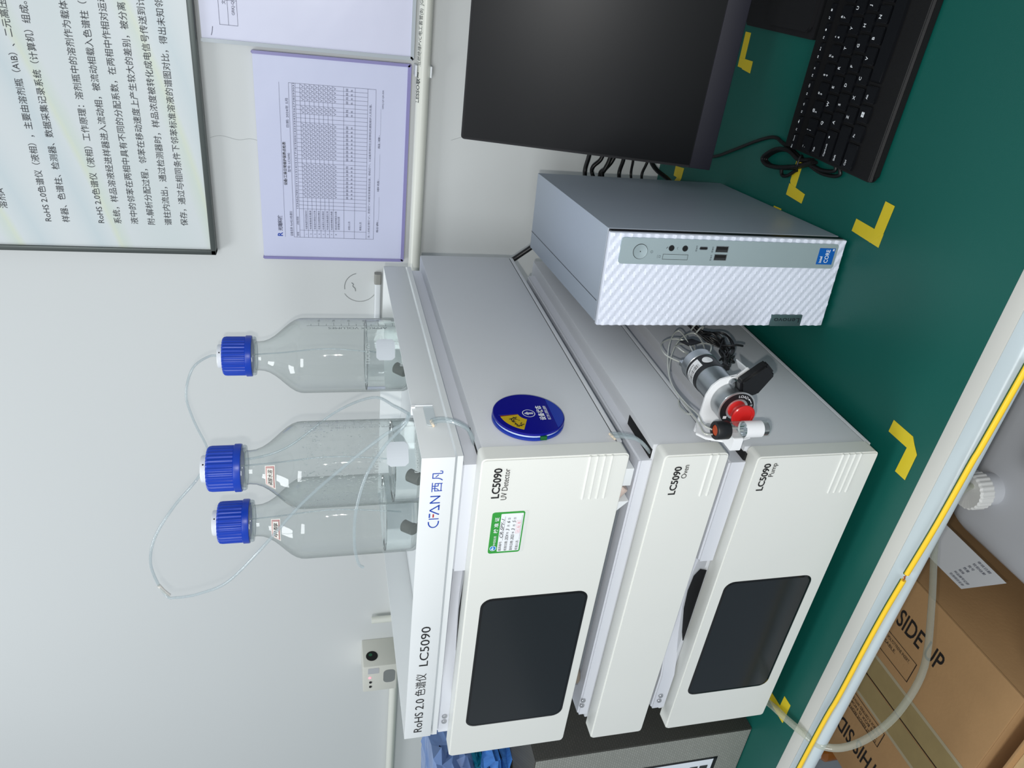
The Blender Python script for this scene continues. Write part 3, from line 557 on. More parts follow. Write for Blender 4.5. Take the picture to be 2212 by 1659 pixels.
# white bracket plate and foot
BRK = mat('bracket_white', (228, 230, 232), 0.35)
pl = [(-0.001, 0.2110), (0.0120, 0.2100), (0.040, 0.2095), (0.0500, 0.2060), (0.0570, 0.1990), (0.0600, 0.1900), (0.0605, 0.1830), (0.0690, 0.1745), (0.0655, 0.1690), (0.0590, 0.1690), (0.0480, 0.1700), (0.0100, 0.1700), (-0.001, 0.1700)]
prism('bracket_plate', [(x, 0.036, z) for x, z in pl], (0, 0.0030, 0), BRK, iv, 0.0005)
prism('bracket_flange', [(0.0585, 0.0375, 0.1690), (0.0685, 0.0375, 0.1745), (0.0675, 0.0560, 0.1752), (0.0580, 0.0560, 0.1696)], (0, 0, 0.0016), BRK, iv, 0.0003)
prism('bracket_wing', [(0.0085, y, z) for y, z in ((0.0365, 0.2118), (0.0188, 0.2203), (0.0109, 0.2140), (0.0051, 0.1985), (0.0053, 0.1824), (0.0094, 0.1688), (0.0365, 0.1700))], (0.0025, 0, 0), BRK, iv, 0.0005)
cyl('bracket_bolt', (-0.001, 0.028, 0.203), (0.0130, 0.028, 0.203), 0.0035, STL, iv, 16, 0.0006)
cyl('bracket_bolt', (-0.001, 0.028, 0.180), (0.0130, 0.028, 0.180), 0.0035, STL, iv, 16, 0.0006)
lathe('bolt', [(0.0046, 0), (0.0046, 0.003), (0.0036, 0.0048), (0, 0.0055)], STL, iv, (0.0545, 0.036, 0.1862), AY, 20, close=False)
hd = [(0.0472, 0.1735), (0.0520, 0.1860), (0.0630, 0.1885), (0.0800, 0.1695), (0.0815, 0.1665), (0.0722, 0.1565), (0.0690, 0.1580), (0.0500, 0.1660)]
prism('lever_handle', [(x, 0.0205, z) for x, z in hd], (0, 0.0105, 0), mat('lever_black', (20, 21, 23), 0.3), iv, 0.0022)
STW = mat('capillary_steel', (196, 198, 190), 0.3, 0.5)
for w_, dx in (([(0.115, 0.196), (0.1235, 0.2026), (0.1345, 0.2072), (0.1516, 0.204), (0.1621, 0.1954), (0.1675, 0.183), (0.1647, 0.1721), (0.1565, 0.1665), (0.1442, 0.1677), (0.1340, 0.1740)], 0.0),
               ([(0.1325, 0.1778), (0.1283, 0.1886), (0.1376, 0.1916), (0.1497, 0.188), (0.1638, 0.1771), (0.1664, 0.1647), (0.16, 0.1527), (0.1475, 0.1494), (0.1337, 0.1553), (0.1270, 0.1600)], 0.006)):
    tube('capillary', [(0.03 + dx * math.sin(i), y, z) for i, (y, z) in enumerate(w_)], 0.0008, STW, iv, 8)
tube('capillary', [(0.0300, -0.0035, 0.2203), (0.03, 0.0053, 0.2250), (0.03, 0.0204, 0.2227), (0.024, 0.0495, 0.2203), (0.020, 0.0854, 0.2165), (0.022, 0.1148, 0.2096), (0.03, 0.1446, 0.1984), (0.034, 0.1657, 0.1856), (0.036, 0.1748, 0.176), (0.036, 0.1692, 0.1728), (0.034, 0.1513, 0.1736), (0.033, 0.1300, 0.1768)], 0.0008, STW, iv, 8)
tube('capillary', [(0.0275, -0.0070, 0.2210), (0.027, -0.0042, 0.2276), (0.027, 0.0129, 0.2255), (0.021, 0.0579, 0.2190), (0.017, 0.1022, 0.2115), (0.022, 0.1377, 0.1969), (0.03, 0.1602, 0.1806), (0.033, 0.1729, 0.1637), (0.033, 0.1738, 0.1538), (0.031, 0.1618, 0.1519), (0.03, 0.1475, 0.155), (0.031, 0.1290, 0.1616)], 0.0008, STW, iv, 8)
tube('capillary', [(0.018, 0.0640, 0.2195), (0.019, 0.0511, 0.2244), (0.024, 0.0323, 0.2274), (0.028, 0.0244, 0.2263)], 0.0008, STW, iv, 8)
for a, b in (((0.03, 0.1400, 0.1742), (0.032, 0.1020, 0.1765)), ((0.032, 0.1385, 0.1595), (0.034, 0.1020, 0.1780)), ((0.03, 0.1180, 0.1965), (0.031, 0.1020, 0.1950))):
    cyl('fitting', a, b, 0.0017, STL, iv, 12); m_ = Vector(a).lerp(Vector(b), 0.2); m2 = Vector(a).lerp(Vector(b), 0.5); cyl('fitting_nut', m_, m2, 0.0036, STL, iv, 6)
prism('cable_tag', [(0.0335, 0.154, 0.182), (0.0335, 0.1592, 0.1653), (0.0335, 0.1511, 0.1579), (0.0335, 0.1443, 0.1759)], (0.0012, 0, 0), BLK, iv)
# sample vial held by the bracket arm
vi = thing('sample_vial', 'small glass vial with black screw cap clipped in front of the valve', 'vial', (0.0298, -0.0045, 0.1655), 0)
lathe('vial_glass', [(0.0, 0.001), (0.0062, 0.0), (0.0074, 0.0012), (0.0074, 0.036), (0.0060, 0.0395), (0.0056, 0.046)], thin_glass('vial_clear', (0.95, 0.97, 0.97), 0.3), vi, n=32, close=False)
lathe('vial_water', [(0.0, 0.0016), (0.0064, 0.0016), (0.0064, 0.0240), (0.0, 0.0240)], LIQ, vi, n=24, close=False)
lathe('screw_cap', [(0.0080, 0.0400), (0.0084, 0.0406), (0.0084, 0.0520), (0.0078, 0.0530), (0.0052, 0.0530), (0.0050, 0.0515), (0.0, 0.0515)], BLK, vi, n=32, close=False)
cyl('cap_septum', (0, 0, 0.0514), (0, 0, 0.0520), 0.0048, mat('septum_orange', (168, 66, 30), 0.6), vi, 20)
lathe('vial_label', [(0.0076, 0.0075), (0.0076, 0.0250)], MATS['label_white'], vi, n=32, close=False)
tube('steel_needle', [(0.0020, 0.001, 0.0500), (0.0010, 0.001, 0.0300)], 0.0008, STW, vi, 8, 2)
# clip
rbox('vial_clip', (0.0100, 0.0235, -0.0100, 0.0085, 0.1905, 0.2000), BRK, iv, 0.0015, 'z', 0.0003)
# black wiring loom
lm = thing('cable_loom', 'tangled black cable bundle tied up behind the injection valve', 'cable', (0, 0, 0), 0)
CAB = mat('cable_black', (16, 16, 17), 0.4)
random.seed(21)
bm = bmesh.new()
for i in range(9):
    j = lambda s: random.uniform(-s, s)
    pts = [(0.040 + j(0.004), 0.1990 + j(0.003), 0.1540 + j(0.004)), (0.030 + j(0.003), 0.1841 + j(0.003), 0.1425 + j(0.004)), (0.028 + j(0.010), 0.172 + j(0.006), 0.134 + j(0.010)), (0.026 + j(0.012), 0.1580 + j(0.008), 0.128 + j(0.012)), (0.026 + j(0.010), 0.1440 + j(0.008), 0.128 + j(0.010)), (0.026 + j(0.006), 0.130 + j(0.006), 0.134 + j(0.007)), (0.026 + j(0.003), 0.1180 + j(0.004), 0.142 + j(0.003)), (0.026 + j(0.004), 0.1090 + j(0.004), 0.1490 + j(0.004))]
    tube_bm(bm, pts, 0.0011, 6, 5)
for i in range(3):
    o_ = random.uniform(-0.003, 0.003); tube_bm(bm, [(0.03, 0.1746 + o_, 0.1400), (0.034, 0.1745, 0.127 + o_), (0.034, 0.1671 + o_, 0.1187), (0.032, 0.1489, 0.1195 + o_), (0.03, 0.1316 + o_, 0.1300), (0.028, 0.1266, 0.1423)], 0.0011, 6, 6)
lw_ = bm_obj('wires', bm, CAB, lm, 60); lw_['kind'] = 'stuff'
tube('loose_end', [(0.030, 0.1520, 0.1330), (0.033, 0.1454, 0.128), (0.035, 0.1436, 0.1195), (0.033, 0.1452, 0.111)], 0.0014, CAB, lm, 8)
for k in range(2): lathe('cable_tie', [(0.0066, 0), (0.0070, 0.0002), (0.0070, 0.0016), (0.0066, 0.0018)], mat('tie_grey', (150, 154, 150), 0.4), lm, (0.0345 - 0.003 * k, 0.1900 - 0.0045 * k, 0.1475 - 0.0038 * k), (-0.35, -0.75, -0.55), 20, close=False)
lathe('strain_relief', [(0.0045, 0), (0.0045, 0.006)], CAB, lm, (0.028, 0.110, 0.1510), (0.2, -1, 0.1), 24, 1, 0.0012)

# ------------------------------------------------------------------ desktop computer
PCW, PCD, PCH = 0.1003, 0.2744, 0.269
pc = thing('desktop_computer', 'slim grey desktop computer standing upright with white ribbed front', 'computer', (0.1455, 0.1859, 0.0), 0.0779)
CSG = mat('case_grey', (168, 178, 190), 0.40, 0.3, bump=0.08, bscale=1500)
box('case', (-PCW, 0, 0.0020, PCD, 0.004, 0.004 + PCH), CSG, pc, 0.0012)
quads('panel_seam', [(-0.0782, -0.0776, 0.003, PCD)], (0, 0, 0.2730), FX, (0, 1, 0), DKG, pc)
box('black_gap', (-PCW + 0.0006, -0.0006, -0.0062, 0.0005, 0.0045, 0.2724), mat('gap_black', (14, 15, 18), 0.4), pc)
box('front_bezel', (-PCW + 0.0008, -0.0008, -0.0118, -0.0062, 0.0035, 0.2755), mat('bezel_white', (214, 220, 232), 0.4), pc, 0.0012)
# raked ridges, real relief: a sawtooth sheet
SL = -0.664; PITCH = 0.0095
nx, nz = 2, 0
bm = bmesh.new(); x0, x1, z0, z1 = -0.0990, -0.0013, 0.0050, 0.2745
def ridge_y(c):
    f = (c / PITCH) % 1.0; return -0.0118 - 0.0018 * (f / 0.8 if f < 0.8 else (1 - f) / 0.2)
NX, NZ = 30, 300
hx0, hx1, hz0, hz1 = -0.0318, -0.0049, 0.0136, 0.2632
grid = {}
for i in range(NX + 1):
    for j in range(NZ + 1):
        x = x0 + (x1 - x0) * i / NX; z = z0 + (z1 - z0) * j / NZ; inside = 0
        grid[i, j] = bm.verts.new((x, ridge_y(z - SL * x + 0.0035), z))
for i in range(NX):
    for j in range(NZ): bm.faces.new((grid[i, j], grid[i + 1, j], grid[i + 1, j + 1], grid[i, j + 1]))
bm_obj('ridged_panel', bm, mat('ridge_white', (218, 224, 238), 0.42, bump=0.1, bscale=2000), pc, 30)
SLV = mat('strip_silver', (168, 184, 188), 0.42, 0.35, bump=0.06, bscale=2500)
rbox('control_strip', (-0.0318, -0.0049, -0.0146, -0.010, 0.0136, 0.2632), SLV, pc, 0.0028, 'y', 0.0003)
FY = -0.0147; FP = lambda x, z, e=0.0: Vector((x, FY - e, z))
annulus('button_gap', -0.0187, 0.2417, 0.0074, 0.0079, lambda x, z: FP(x, z, 0.0001), DKG, pc)
lathe('power_button', [(0.0074, 0.0), (0.0074, 0.0006), (0.0060, 0.0003), (0.0, -0.0002)], SLV, pc, (-0.0187, FY, 0.2417), AY, 40, close=False)
cyl('button_dot', (-0.0187, FY, 0.2417), (-0.0187, FY - 0.0004, 0.2417), 0.0005, DKG, pc, 12)
annulus('power_mark', -0.0186, 0.2294, 0.0011, 0.00135, lambda x, z: FP(x, z, 0.0002), GIN, pc, math.radians(120), math.radians(420), 20)
quads('power_mark', [(-0.0187, -0.0185, 0.2294, 0.2310)], FP(0, 0), FX, FZ, GIN, pc)
for z in (0.2084, 0.1933):
    annulus('jack_ring', -0.0143, z, 0.0018, 0.0031, lambda x, zz: FP(x, zz, 0.0002), BLK, pc); cyl('audio_jack', (-0.0143, FY - 0.0003, z), (-0.0143, FY + 0.003, z), 0.0019, DKG, pc, 20)
quads('card_slot', [(-0.0262, -0.0206, 0.1885, 0.1888), (-0.0262, -0.0206, 0.2162, 0.2165), (-0.0262, -0.0259, 0.1885, 0.2165), (-0.0209, -0.0206, 0.1885, 0.2165)], FP(0, 0), FX, FZ, DKG, pc)
rbox('usb_c_port', (-0.0152, -0.0117, FY - 0.0003, FY + 0.003, 0.1680, 0.1775), MET, pc, 0.0016, 'y', 0); rbox('usb_c_hole', (-0.0146, -0.0123, FY - 0.0004, FY + 0.003, 0.1686, 0.1769), DKG, pc, 0.0011, 'y', 0)
for xa in (-0.0173, -0.0259):
    rbox('usb_port', (xa, xa + 0.0067, FY - 0.0003, FY + 0.003, 0.1444, 0.1590), MET, pc, 0.0005, 'y', 0); box('usb_hole', (xa + 0.0006, xa + 0.0061, FY - 0.0004, FY + 0.003, 0.1452, 0.1583), DKG, pc)
    box('usb_tongue', (xa + 0.0010, xa + 0.0030, FY - 0.0005, FY + 0.003, 0.1460, 0.1575), mat('port_black', (44, 46, 48), 0.5), pc)
# port symbols
tube('port_symbol', [FP(-0.0148, 0.2140, 0.0002), FP(-0.0130, 0.2125, 0.0002)], 0.00025, GIN, pc, 5, 1)
annulus('port_symbol', -0.0143, 0.2010, 0.0010, 0.00125, lambda x, z: FP(x, z, 0.0002), GIN, pc, 0, PI, 12)
quads('port_symbol', [(-0.0245, -0.0222, 0.2190, 0.2192), (-0.0245, -0.0222, 0.2206, 0.2208), (-0.0245, -0.0243, 0.2190, 0.2208), (-0.0224, -0.0222, 0.2190, 0.2208), (-0.0252, -0.0216, 0.2222, 0.2224)], FP(0, 0), FX, FZ, GIN, pc)
for x, z in ((-0.0170, 0.1798), (-0.0176, 0.1615), (-0.0263, 0.1615)): text('SS⇐5', (x, FY, z), FX, FZ, GIN, pc, 0.0024, 0.0060)
# processor badge
box('processor_badge', (-0.0271, -0.0093, FY - 0.0005, FY, 0.0170, 0.0362), mat('badge_blue', (16, 92, 176), 0.3), pc)
text('intel', FP(-0.0252, 0.0308, 0.0004), FX, FZ, WIN, pc, 0.0046, 0.0070, bold=0.02)
text('CORE', FP(-0.0252, 0.0232, 0.0004), FX, FZ, WIN, pc, 0.0068, 0.0145, bold=0.01)
quads('badge_mark', [(-0.0121, -0.0100, 0.0180, 0.0200)], FP(0, 0, 0.0003), FX, FZ, WIN, pc)
text('i3', FP(-0.0118, 0.0182, 0.0005), FX, FZ, BIN, pc, 0.0018)
# maker's plate with its lettering running upwards
box('maker_plate', (-0.0990, -0.0859, -0.0150, -0.0125, 0.0341, 0.0721), mat('plate_teal', (84, 108, 110), 0.4, 0.5), pc, 0.0003)
text('Lenovo', (-0.0893, -0.0151, 0.0372), FZ, (-1, 0, 0), mat('plate_ink', (24, 34, 40), 0.5), pc, 0.0078, 0.0318)
for x, y in ((-0.09, 0.02), (-0.01, 0.02), (-0.09, 0.25), (-0.01, 0.25)): cyl('foot', (x, y, 0.0), (x, y, 0.005), 0.008, BLK, pc, 16)
# power lead leaving the computer's back towards the stack
pl_ = tag(tube('power_cable', [(0.075, 0.500, 0.170), (0.045, 0.505, 0.210), (0.0121, 0.50, 0.2486), (-0.0085, 0.50, 0.2739), (-0.0260, 0.50, 0.2960), (-0.06, 0.52, 0.315), (-0.12, 0.53, 0.30), (-0.2, 0.54, 0.22), (-0.3, 0.55, 0.05), (-0.34, 0.56, 0.0065), (-0.42, 0.57, 0.0062)], 0.0036, CAB, None, 12), 'thick black cable running from behind the computer to behind the detector', 'cable')

# ------------------------------------------------------------------ monitor
mo = thing('monitor', 'large black monitor switched off, leaning back on a flat stand', 'monitor', (0.0, 0.0, 0.0), 0)
MB = mat('monitor_black', (22, 23, 28), 0.5, spec=0.3, bump=0.15, bscale=2500); MG = mat('monitor_panel', (9, 10, 13), 0.42, spec=0.35)
TL = math.atan2(0.087, 0.314)
def mt(o):   # tilt a part about the lower edge of the display
    o.matrix_local = Matrix.Translation((0.1553, 0.4000, 0.0598)) @ Matrix.Rotation(-TL, 4, 'X')
    return o
MWD, MHT = 0.540, 0.3265
mt(rbox('display_shell', (0, MWD, 0.0012, 0.022, 0.0, MHT), MB, mo, 0.004, 'y', 0.0008))
mt(box('display_back', (0.08, MWD - 0.08, 0.022, 0.045, 0.02, MHT - 0.09), MB, mo, 0.006))
mt(box('chin', (0, MWD, 0.0, 0.004, -0.0005, 0.0265), mat('chin_black', (30, 30, 40), 0.5, spec=0.25, bump=0.15, bscale=2500), mo, 0.0010))
mt(box('panel', (0.0032, MWD - 0.0032, 0.0004, 0.003, 0.0270, MHT - 0.0030), MG, mo, 0.0003))
mt(quads('panel_line', [(0.0018, 0.0024, 0.027, MHT - 0.0018), (0.0018, MWD - 0.0018, MHT - 0.0024, MHT - 0.0018)], (0, 0.0010, 0), FX, FZ, DKG, mo))
box('stand_neck', (0.40, 0.46, 0.455, 0.475, 0.008, 0.19), MB, mo, 0.003)
rbox('stand_base', (0.3232, 0.545, 0.3380, 0.4960, 0.0, 0.006), mat('base_black', (26, 26, 28), 0.55, spec=0.25, bump=0.1, bscale=2000), mo, 0.004, 'z', 0.0008)
rbox('stand_plate', (0.3300, 0.540, 0.345, 0.4400, 0.006, 0.0105), MATS['base_black'], mo, 0.006, 'z', 0.0012)
# leads behind the computer
for i, (pts, r, lb) in enumerate((
    ([(0.14, 0.60, 0.1530), (0.1162, 0.60, 0.1544), (0.0877, 0.60, 0.1560), (0.06, 0.55, 0.155)], 0.0034, 'uppermost black lead crossing from the computer to behind the monitor'),
    ([(0.14, 0.60, 0.130), (0.1143, 0.60, 0.1337), (0.1006, 0.60, 0.1451), (0.0868, 0.60, 0.1426), (0.06, 0.55, 0.135)], 0.0032, 'black lead bowed upwards, second from the top behind the computer'),
    ([(0.14, 0.60, 0.108), (0.1131, 0.60, 0.1153), (0.0986, 0.60, 0.1249), (0.0874, 0.60, 0.1312), (0.06, 0.55, 0.135)], 0.0036, 'thick black lead slanting down to the right behind the computer'),
    ([(0.14, 0.595, 0.118), (0.1126, 0.595, 0.1226), (0.0985, 0.595, 0.1275), (0.0876, 0.595, 0.1290), (0.06, 0.55, 0.13)], 0.0033, 'black lead tucked between two slanting leads behind the computer'),
    ([(0.14, 0.60, 0.0950), (0.1125, 0.60, 0.0977), (0.0875, 0.60, 0.0994), (0.065, 0.55, 0.10)], 0.0031, 'black lead with a plug collar in the middle of the row'),
    ([(0.14, 0.60, 0.0825), (0.1119, 0.60, 0.0813), (0.087, 0.60, 0.0790), (0.065, 0.55, 0.08)], 0.0020, 'thin straight black lead third from the bottom of the row'),
    ([(0.14, 0.60, 0.050), (0.1109, 0.60, 0.0578), (0.0871, 0.60, 0.0611), (0.065, 0.55, 0.06)], 0.0022, 'thin curved black lead second from the bottom of the row'),
    ([(0.16, 0.60, 0.075), (0.1099, 0.60, 0.0474), (0.0878, 0.60, 0.0154), (0.075, 0.585, 0.0045), (0.05, 0.56, 0.004)], 0.0036, 'thick black lead dropping steeply onto the bench behind the computer'))):
    o = tag(tube('monitor_cable', pts, r, CAB, None, 10), lb, 'cable')

# ------------------------------------------------------------------ keyboard
kb = thing('keyboard', 'black wired keyboard with white legends on the green bench', 'keyboard', (0.2097, 0.0, 0.0), 0.0039)
KP = 0.01905; KBM = mat('keyboard_black', (20, 20, 21), 0.5, spec=0.3, bump=0.2, bscale=2500, var=0.08, vscale=60); KCM = mat('keycap_black', (11, 13, 17), 0.4, spec=0.35, bump=0.1, bscale=3000)
KY0, KY1 = 0.1640, 0.3265
prof = [(KY0 + 0.004, 0.0008), (KY0, 0.003), (KY0 + 0.0008, 0.0060), (KY0 + 0.004, 0.0085), (KY1 - 0.002, 0.0128), (KY1, 0.0110), (KY1, 0.0008)]
rbox('case_bottom', (0.0, 0.440, KY0, KY1, 0.0008, 0.0060), KBM, kb, 0.008, 'z', 0.0015)
prism('case_top', [(0.0012, y, z) for y, z in ((KY0 + 0.001, 0.0058), (KY0 + 0.004, 0.0088), (KY1 - 0.004, 0.0120), (KY1 - 0.0012, 0.0105), (KY1 - 0.0012, 0.0058))], (0.4376, 0, 0), KBM, kb, 0.0008)
def zt(y): return 0.0088 + (y - KY0) / (KY1 - KY0) * 0.0032
KX = -0.2097
def key(cx, cy, wu, hh, legs, front=True):
    """one island key with a rounded front edge"""
    wd = wu * KP - 0.0028; z = zt(cy); x0 = cx - wd / 2; x1 = cx + wd / 2; y0 = cy - hh / 2; y1 = cy + hh / 2
    n = 6; low = []; sag = 0.0011 if hh > 0.012 else 0.0
    low = [(x0 + wd * k / n, y0 - sag * (1 - ((k / n) * 2 - 1) ** 2) + 0.0004) for k in range(n + 1)]
    out = low + [(x1, y1), (x0, y1)]
    bm = bmesh.new(); cxm = cx; v0 = [bm.verts.new((x, y, z - 0.0005)) for x, y in out]; v1 = [bm.verts.new((x + (cxm - x) * 0.03, y, z + 0.0030)) for x, y in out]
    f = bm.faces.new(v1); bm.faces.new(v0[::-1]); m_ = len(out)
    for i in range(m_): bm.faces.new((v0[i], v0[(i + 1) % m_], v1[(i + 1) % m_], v1[i]))
    bmesh.ops.bevel(bm, geom=list(f.edges), offset=0.0007, segments=2, affect='EDGES')
    o = bm_obj('key', bm, KCM, kb, 40)
    for s, dx, dy, h in legs: text(s, (cx - wd / 2 + dx, cy + dy, z + 0.0033), FX, (0, 1, 0), WIN, o, h, name='legend', bold=0.015, res=2)
    return o
GAPM = mat('key_well', (8, 8, 9), 0.7)
def well(x0, x1, y0, y1, z): quads('key_well', [(x0, x1, y0, y1)], (0, 0, z), FX, (0, 1, 0), GAPM, kb)
QX = 0.2511 + KX; R1 = 0.2612; KH = 0.0160
L1 = 0.0021; 
def letter(s, cx, cy): key(cx, cy, 1, KH, [(s, 0.0038, 0.0006, 0.0052)])
for i, s in enumerate('QWERTYUIOP'): letter(s, QX + i * KP, R1)
for i, s in enumerate('ASDFGHJKL'): letter(s, QX + (0.25 + i) * KP, R1 - KP)
for i, s in enumerate('ZXCVBNM'): letter(s, QX + (0.75 + i) * KP, R1 - 2 * KP)
key(QX - 1.25 * KP, R1, 1.5, KH, [('Tab', 0.003, 0.0012, 0.0036)])
key(QX - 1.125 * KP, R1 - KP, 1.75, KH, [('CapsLock', 0.003, 0.0010, 0.0034), ('■', 0.0225, 0.0010, 0.0028)])
key(QX - 0.875 * KP, R1 - 2 * KP, 2.25, KH, [('Shift', 0.003, 0.0010, 0.0036)])
for i, (a, b) in enumerate((('~', '`'), ('!', '1'), ('@', '2'), ('#', '3'), ('$', '4'), ('%', '5'), ('^', '6'), ('&', '7'), ('*', '8'), ('(', '9'), (')', '0'))):
    key(QX + (i - 1.5) * KP, R1 + KP, 1, KH, [(a, 0.0036, 0.0030, 0.0042), (b, 0.0036, -0.0018, 0.0042)])
R5 = R1 - 3 * KP
key(QX - 1.25 * KP, R5, 1.5, KH, [('Ctrl', 0.003, 0.0012, 0.0036)]); key(QX + 0.0 * KP, R5, 1, KH, [('Fn', 0.0036, 0.0012, 0.0036)])
wk = key(QX + 1.0 * KP, R5, 1, KH, []); zk = zt(R5) + 0.0033
quads('legend', [(QX + KP - 0.0030, QX + KP - 0.0007, R5 + 0.0002, R5 + 0.0022), (QX + KP - 0.0004, QX + KP + 0.0019, R5 + 0.0002, R5 + 0.0022), (QX + KP - 0.0030, QX + KP - 0.0007, R5 - 0.0021, R5 - 0.0001), (QX + KP - 0.0004, QX + KP + 0.0019, R5 - 0.0021, R5 - 0.0001)], (0, 0, zk), FX, (0, 1, 0), WIN, wk)
key(QX + 2.0 * KP, R5, 1, KH, [('Alt', 0.003, 0.0012, 0.0036)])
key(QX + 5.1 * KP, R5, 5.2, KH, []); key(QX + 8.2 * KP, R5, 1, KH, [('Alt', 0.003, 0.0012, 0.0036)])
FR = 0.3050
for i, (a, b) in enumerate((('Esc', 'FnLock'), ('F1', '◀x'), ('F2', '◁-'), ('F3', '◁+'), ('F4', 'X'), ('F5', '▶/II'), ('F6', '●'), ('F7', '■'), ('F8', '◀'), ('F9', '▶'), ('F10', '▲'))):
    key(0.2185 + KX + 0.0008 + i * 0.01945, FR, 1.06, 0.0075, [(a, 0.0018, -0.0012, 0.0030), (b, 0.0095, -0.0012, 0.0022 if len(b) > 3 else 0.0030)])
# lead and its tied coil
tag(tube('keyboard_cable', [(0.2110, 0.318, 0.005), (0.2075, 0.3300, 0.004), (0.2085, 0.3455, 0.0030), (0.2103, 0.3564, 0.0030), (0.2072, 0.3729, 0.0030), (0.1944, 0.404, 0.0030), (0.1707, 0.4535, 0.0030), (0.1505, 0.50, 0.0030), (0.140, 0.56, 0.003)], 0.0022, CAB, None, 10), 'thin black keyboard lead running back under the monitor', 'cable')
ck = thing('cable_coil', 'folded coil of black keyboard lead tied in the middle beside the keyboard', 'cable', (0, 0, 0))
bm = bmesh.new(); random.seed(5)
for i in range(6):
    o_ = random.uniform(-0.0025, 0.0025); zz = 0.003 + 0.0028 * (i % 3)
    tube_bm(bm, [(0.2060, 0.268 + o_, zz + 0.003), (0.1995 + o_, 0.290, zz + 0.003), (0.2035 + o_, 0.3143, zz + 0.003), (0.1975 + o_, 0.345, zz), (0.1835, 0.3660 + o_, zz), (0.1760 + o_, 0.3560, zz), (0.1790 + o_, 0.333, zz), (0.1865 + o_, 0.306, zz), (0.1940, 0.286 + o_, zz + 0.003), (0.2050, 0.262 + o_, zz + 0.003)], 0.0021, 8, 5)
tube_bm(bm, [(0.186, 0.300, 0.003), (0.1760, 0.3130, 0.003), (0.1735, 0.3240, 0.003), (0.1790, 0.3285, 0.003)], 0.0021, 8, 5)
tube_bm(bm, [(0.199, 0.278, 0.005), (0.196, 0.255, 0.003), (0.1985, 0.232, 0.003), (0.2030, 0.2210, 0.003), (0.2090, 0.2230, 0.004)], 0.0021, 8, 5)
tube_bm(bm, [(0.201, 0.272, 0.007), (0.200, 0.250, 0.006), (0.2045, 0.230, 0.005), (0.2100, 0.2290, 0.005)], 0.0021, 8, 5)
bm_obj('cable_loops', bm, CAB, ck, 60)
tube('twist_tie', [(0.1985, 0.2925, 0.002), (0.2060, 0.2880, 0.010), (0.1960, 0.2850, 0.014), (0.1875, 0.2905, 0.008)], 0.0014, CAB, ck, 8)

# ------------------------------------------------------------------ things on the wall
PYW = WY
# framed procedure board
po = thing('notice_board', 'framed white board with printed chinese procedure text and dark frame', 'notice board', (-0.0803, 0, 0.7089), 0)
FR_ = mat('frame_dark', (84, 90, 88), 0.35, 0.5)
PX1, PZ1 = 1.2, 0.85
pf = mat('poster_paper', (222, 230, 228), 0.35)
nt = pf.node_tree; b_ = nt.nodes['Principled BSDF']
tcn = nt.nodes.new('ShaderNodeTexCoord'); mp = nt.nodes.new('ShaderNodeMapping'); mp.inputs['Rotation'].default_value = (0, 0.6, 0); mp.inputs['Scale'].default_value = (1.0, 1, 2.2)
wv = nt.nodes.new('ShaderNodeTexWave'); wv.inputs['Scale'].default_value = 0.55; wv.inputs['Distortion'].default_value = 7; wv.inputs['Detail'].default_value = 1.5; wv.inputs['Detail Scale'].default_value = 0.8; wv.bands_direction = 'Z'
nt.links.new(tcn.outputs['Object'], mp.inputs[0]); nt.links.new(mp.outputs[0], wv.inputs['Vector'])
rp = nt.nodes.new('ShaderNodeValToRGB'); e = rp.color_ramp.elements; e[0].color = rgb(208, 216, 216); e[0].position = 0.0; e[1].color = rgb(214, 220, 221); e[1].position = 1.0
for p_, c_ in ((0.30, (212, 218, 219)), (0.46, (207, 217, 208)), (0.52, (212, 220, 204)), (0.60, (212, 219, 220)), (0.82, (202, 213, 216))):
    x_ = rp.color_ramp.elements.new(p_); x_.color = rgb(*c_)
nt.links.new(wv.outputs['Fac'], rp.inputs[0]); nt.links.new(rp.outputs[0], b_.inputs['Base Color'])
box('board', (0.004, PX1, PYW - 0.016, PYW - 0.004, 0.004, PZ1), pf, po)
for nm, d in (('frame_rail', (0, PX1, PYW - 0.020, PYW - 0.002, 0.0, 0.0075)), ('frame_rail', (0, 0.0075, PYW - 0.020, PYW - 0.002, 0.0, PZ1)), ('frame_rail', (PX1 - 0.0075, PX1, PYW - 0.020, PYW - 0.002, 0.0, PZ1)), ('frame_rail', (0, PX1, PYW - 0.020, PYW - 0.002, PZ1 - 0.0075, PZ1))):
    box(nm, d, FR_, po, 0.001)
PT = mat('poster_ink', (52, 56, 62), 0.6)
for x, z, s in ((-0.0190, 0.9795, '溶剂A'), (-0.036, 0.9272, 'RoHS 2.0色谱仪（液相），主要由溶剂瓶（A\\B）、二元高压泵'), (-0.0365, 0.9040, '样器、色谱柱、检测器、数据采集记录系统（计算机）组成。'),
                (-0.036, 0.8586, 'RoHS 2.0色谱仪（液相）工作原理：溶剂瓶中的溶剂作为载体'), (-0.036, 0.8362, '系统，样品溶液经进样器进入流动相，被流动相载入色谱柱（'),
                (-0.036, 0.8138, '液中的邻苯在两相中具有不同的分配系数，在两相中作相对运动'), (-0.036, 0.7912, '附-解析分配过程，邻苯在移动速度上产生较大的差别，被分离'),
                (-0.036, 0.7682, '谱柱内流出，通过检测器时，样品浓度被转化成电信号传送到计'), (-0.036, 0.7460, '保存，通过与相同条件下邻苯标准溶液的谱图对比，得出未知邻')):
    text(s, (x + 0.0803, PYW - 0.0161, z - 0.7089), FX, FZ, PT, po, 0.01085, name='printed_line')
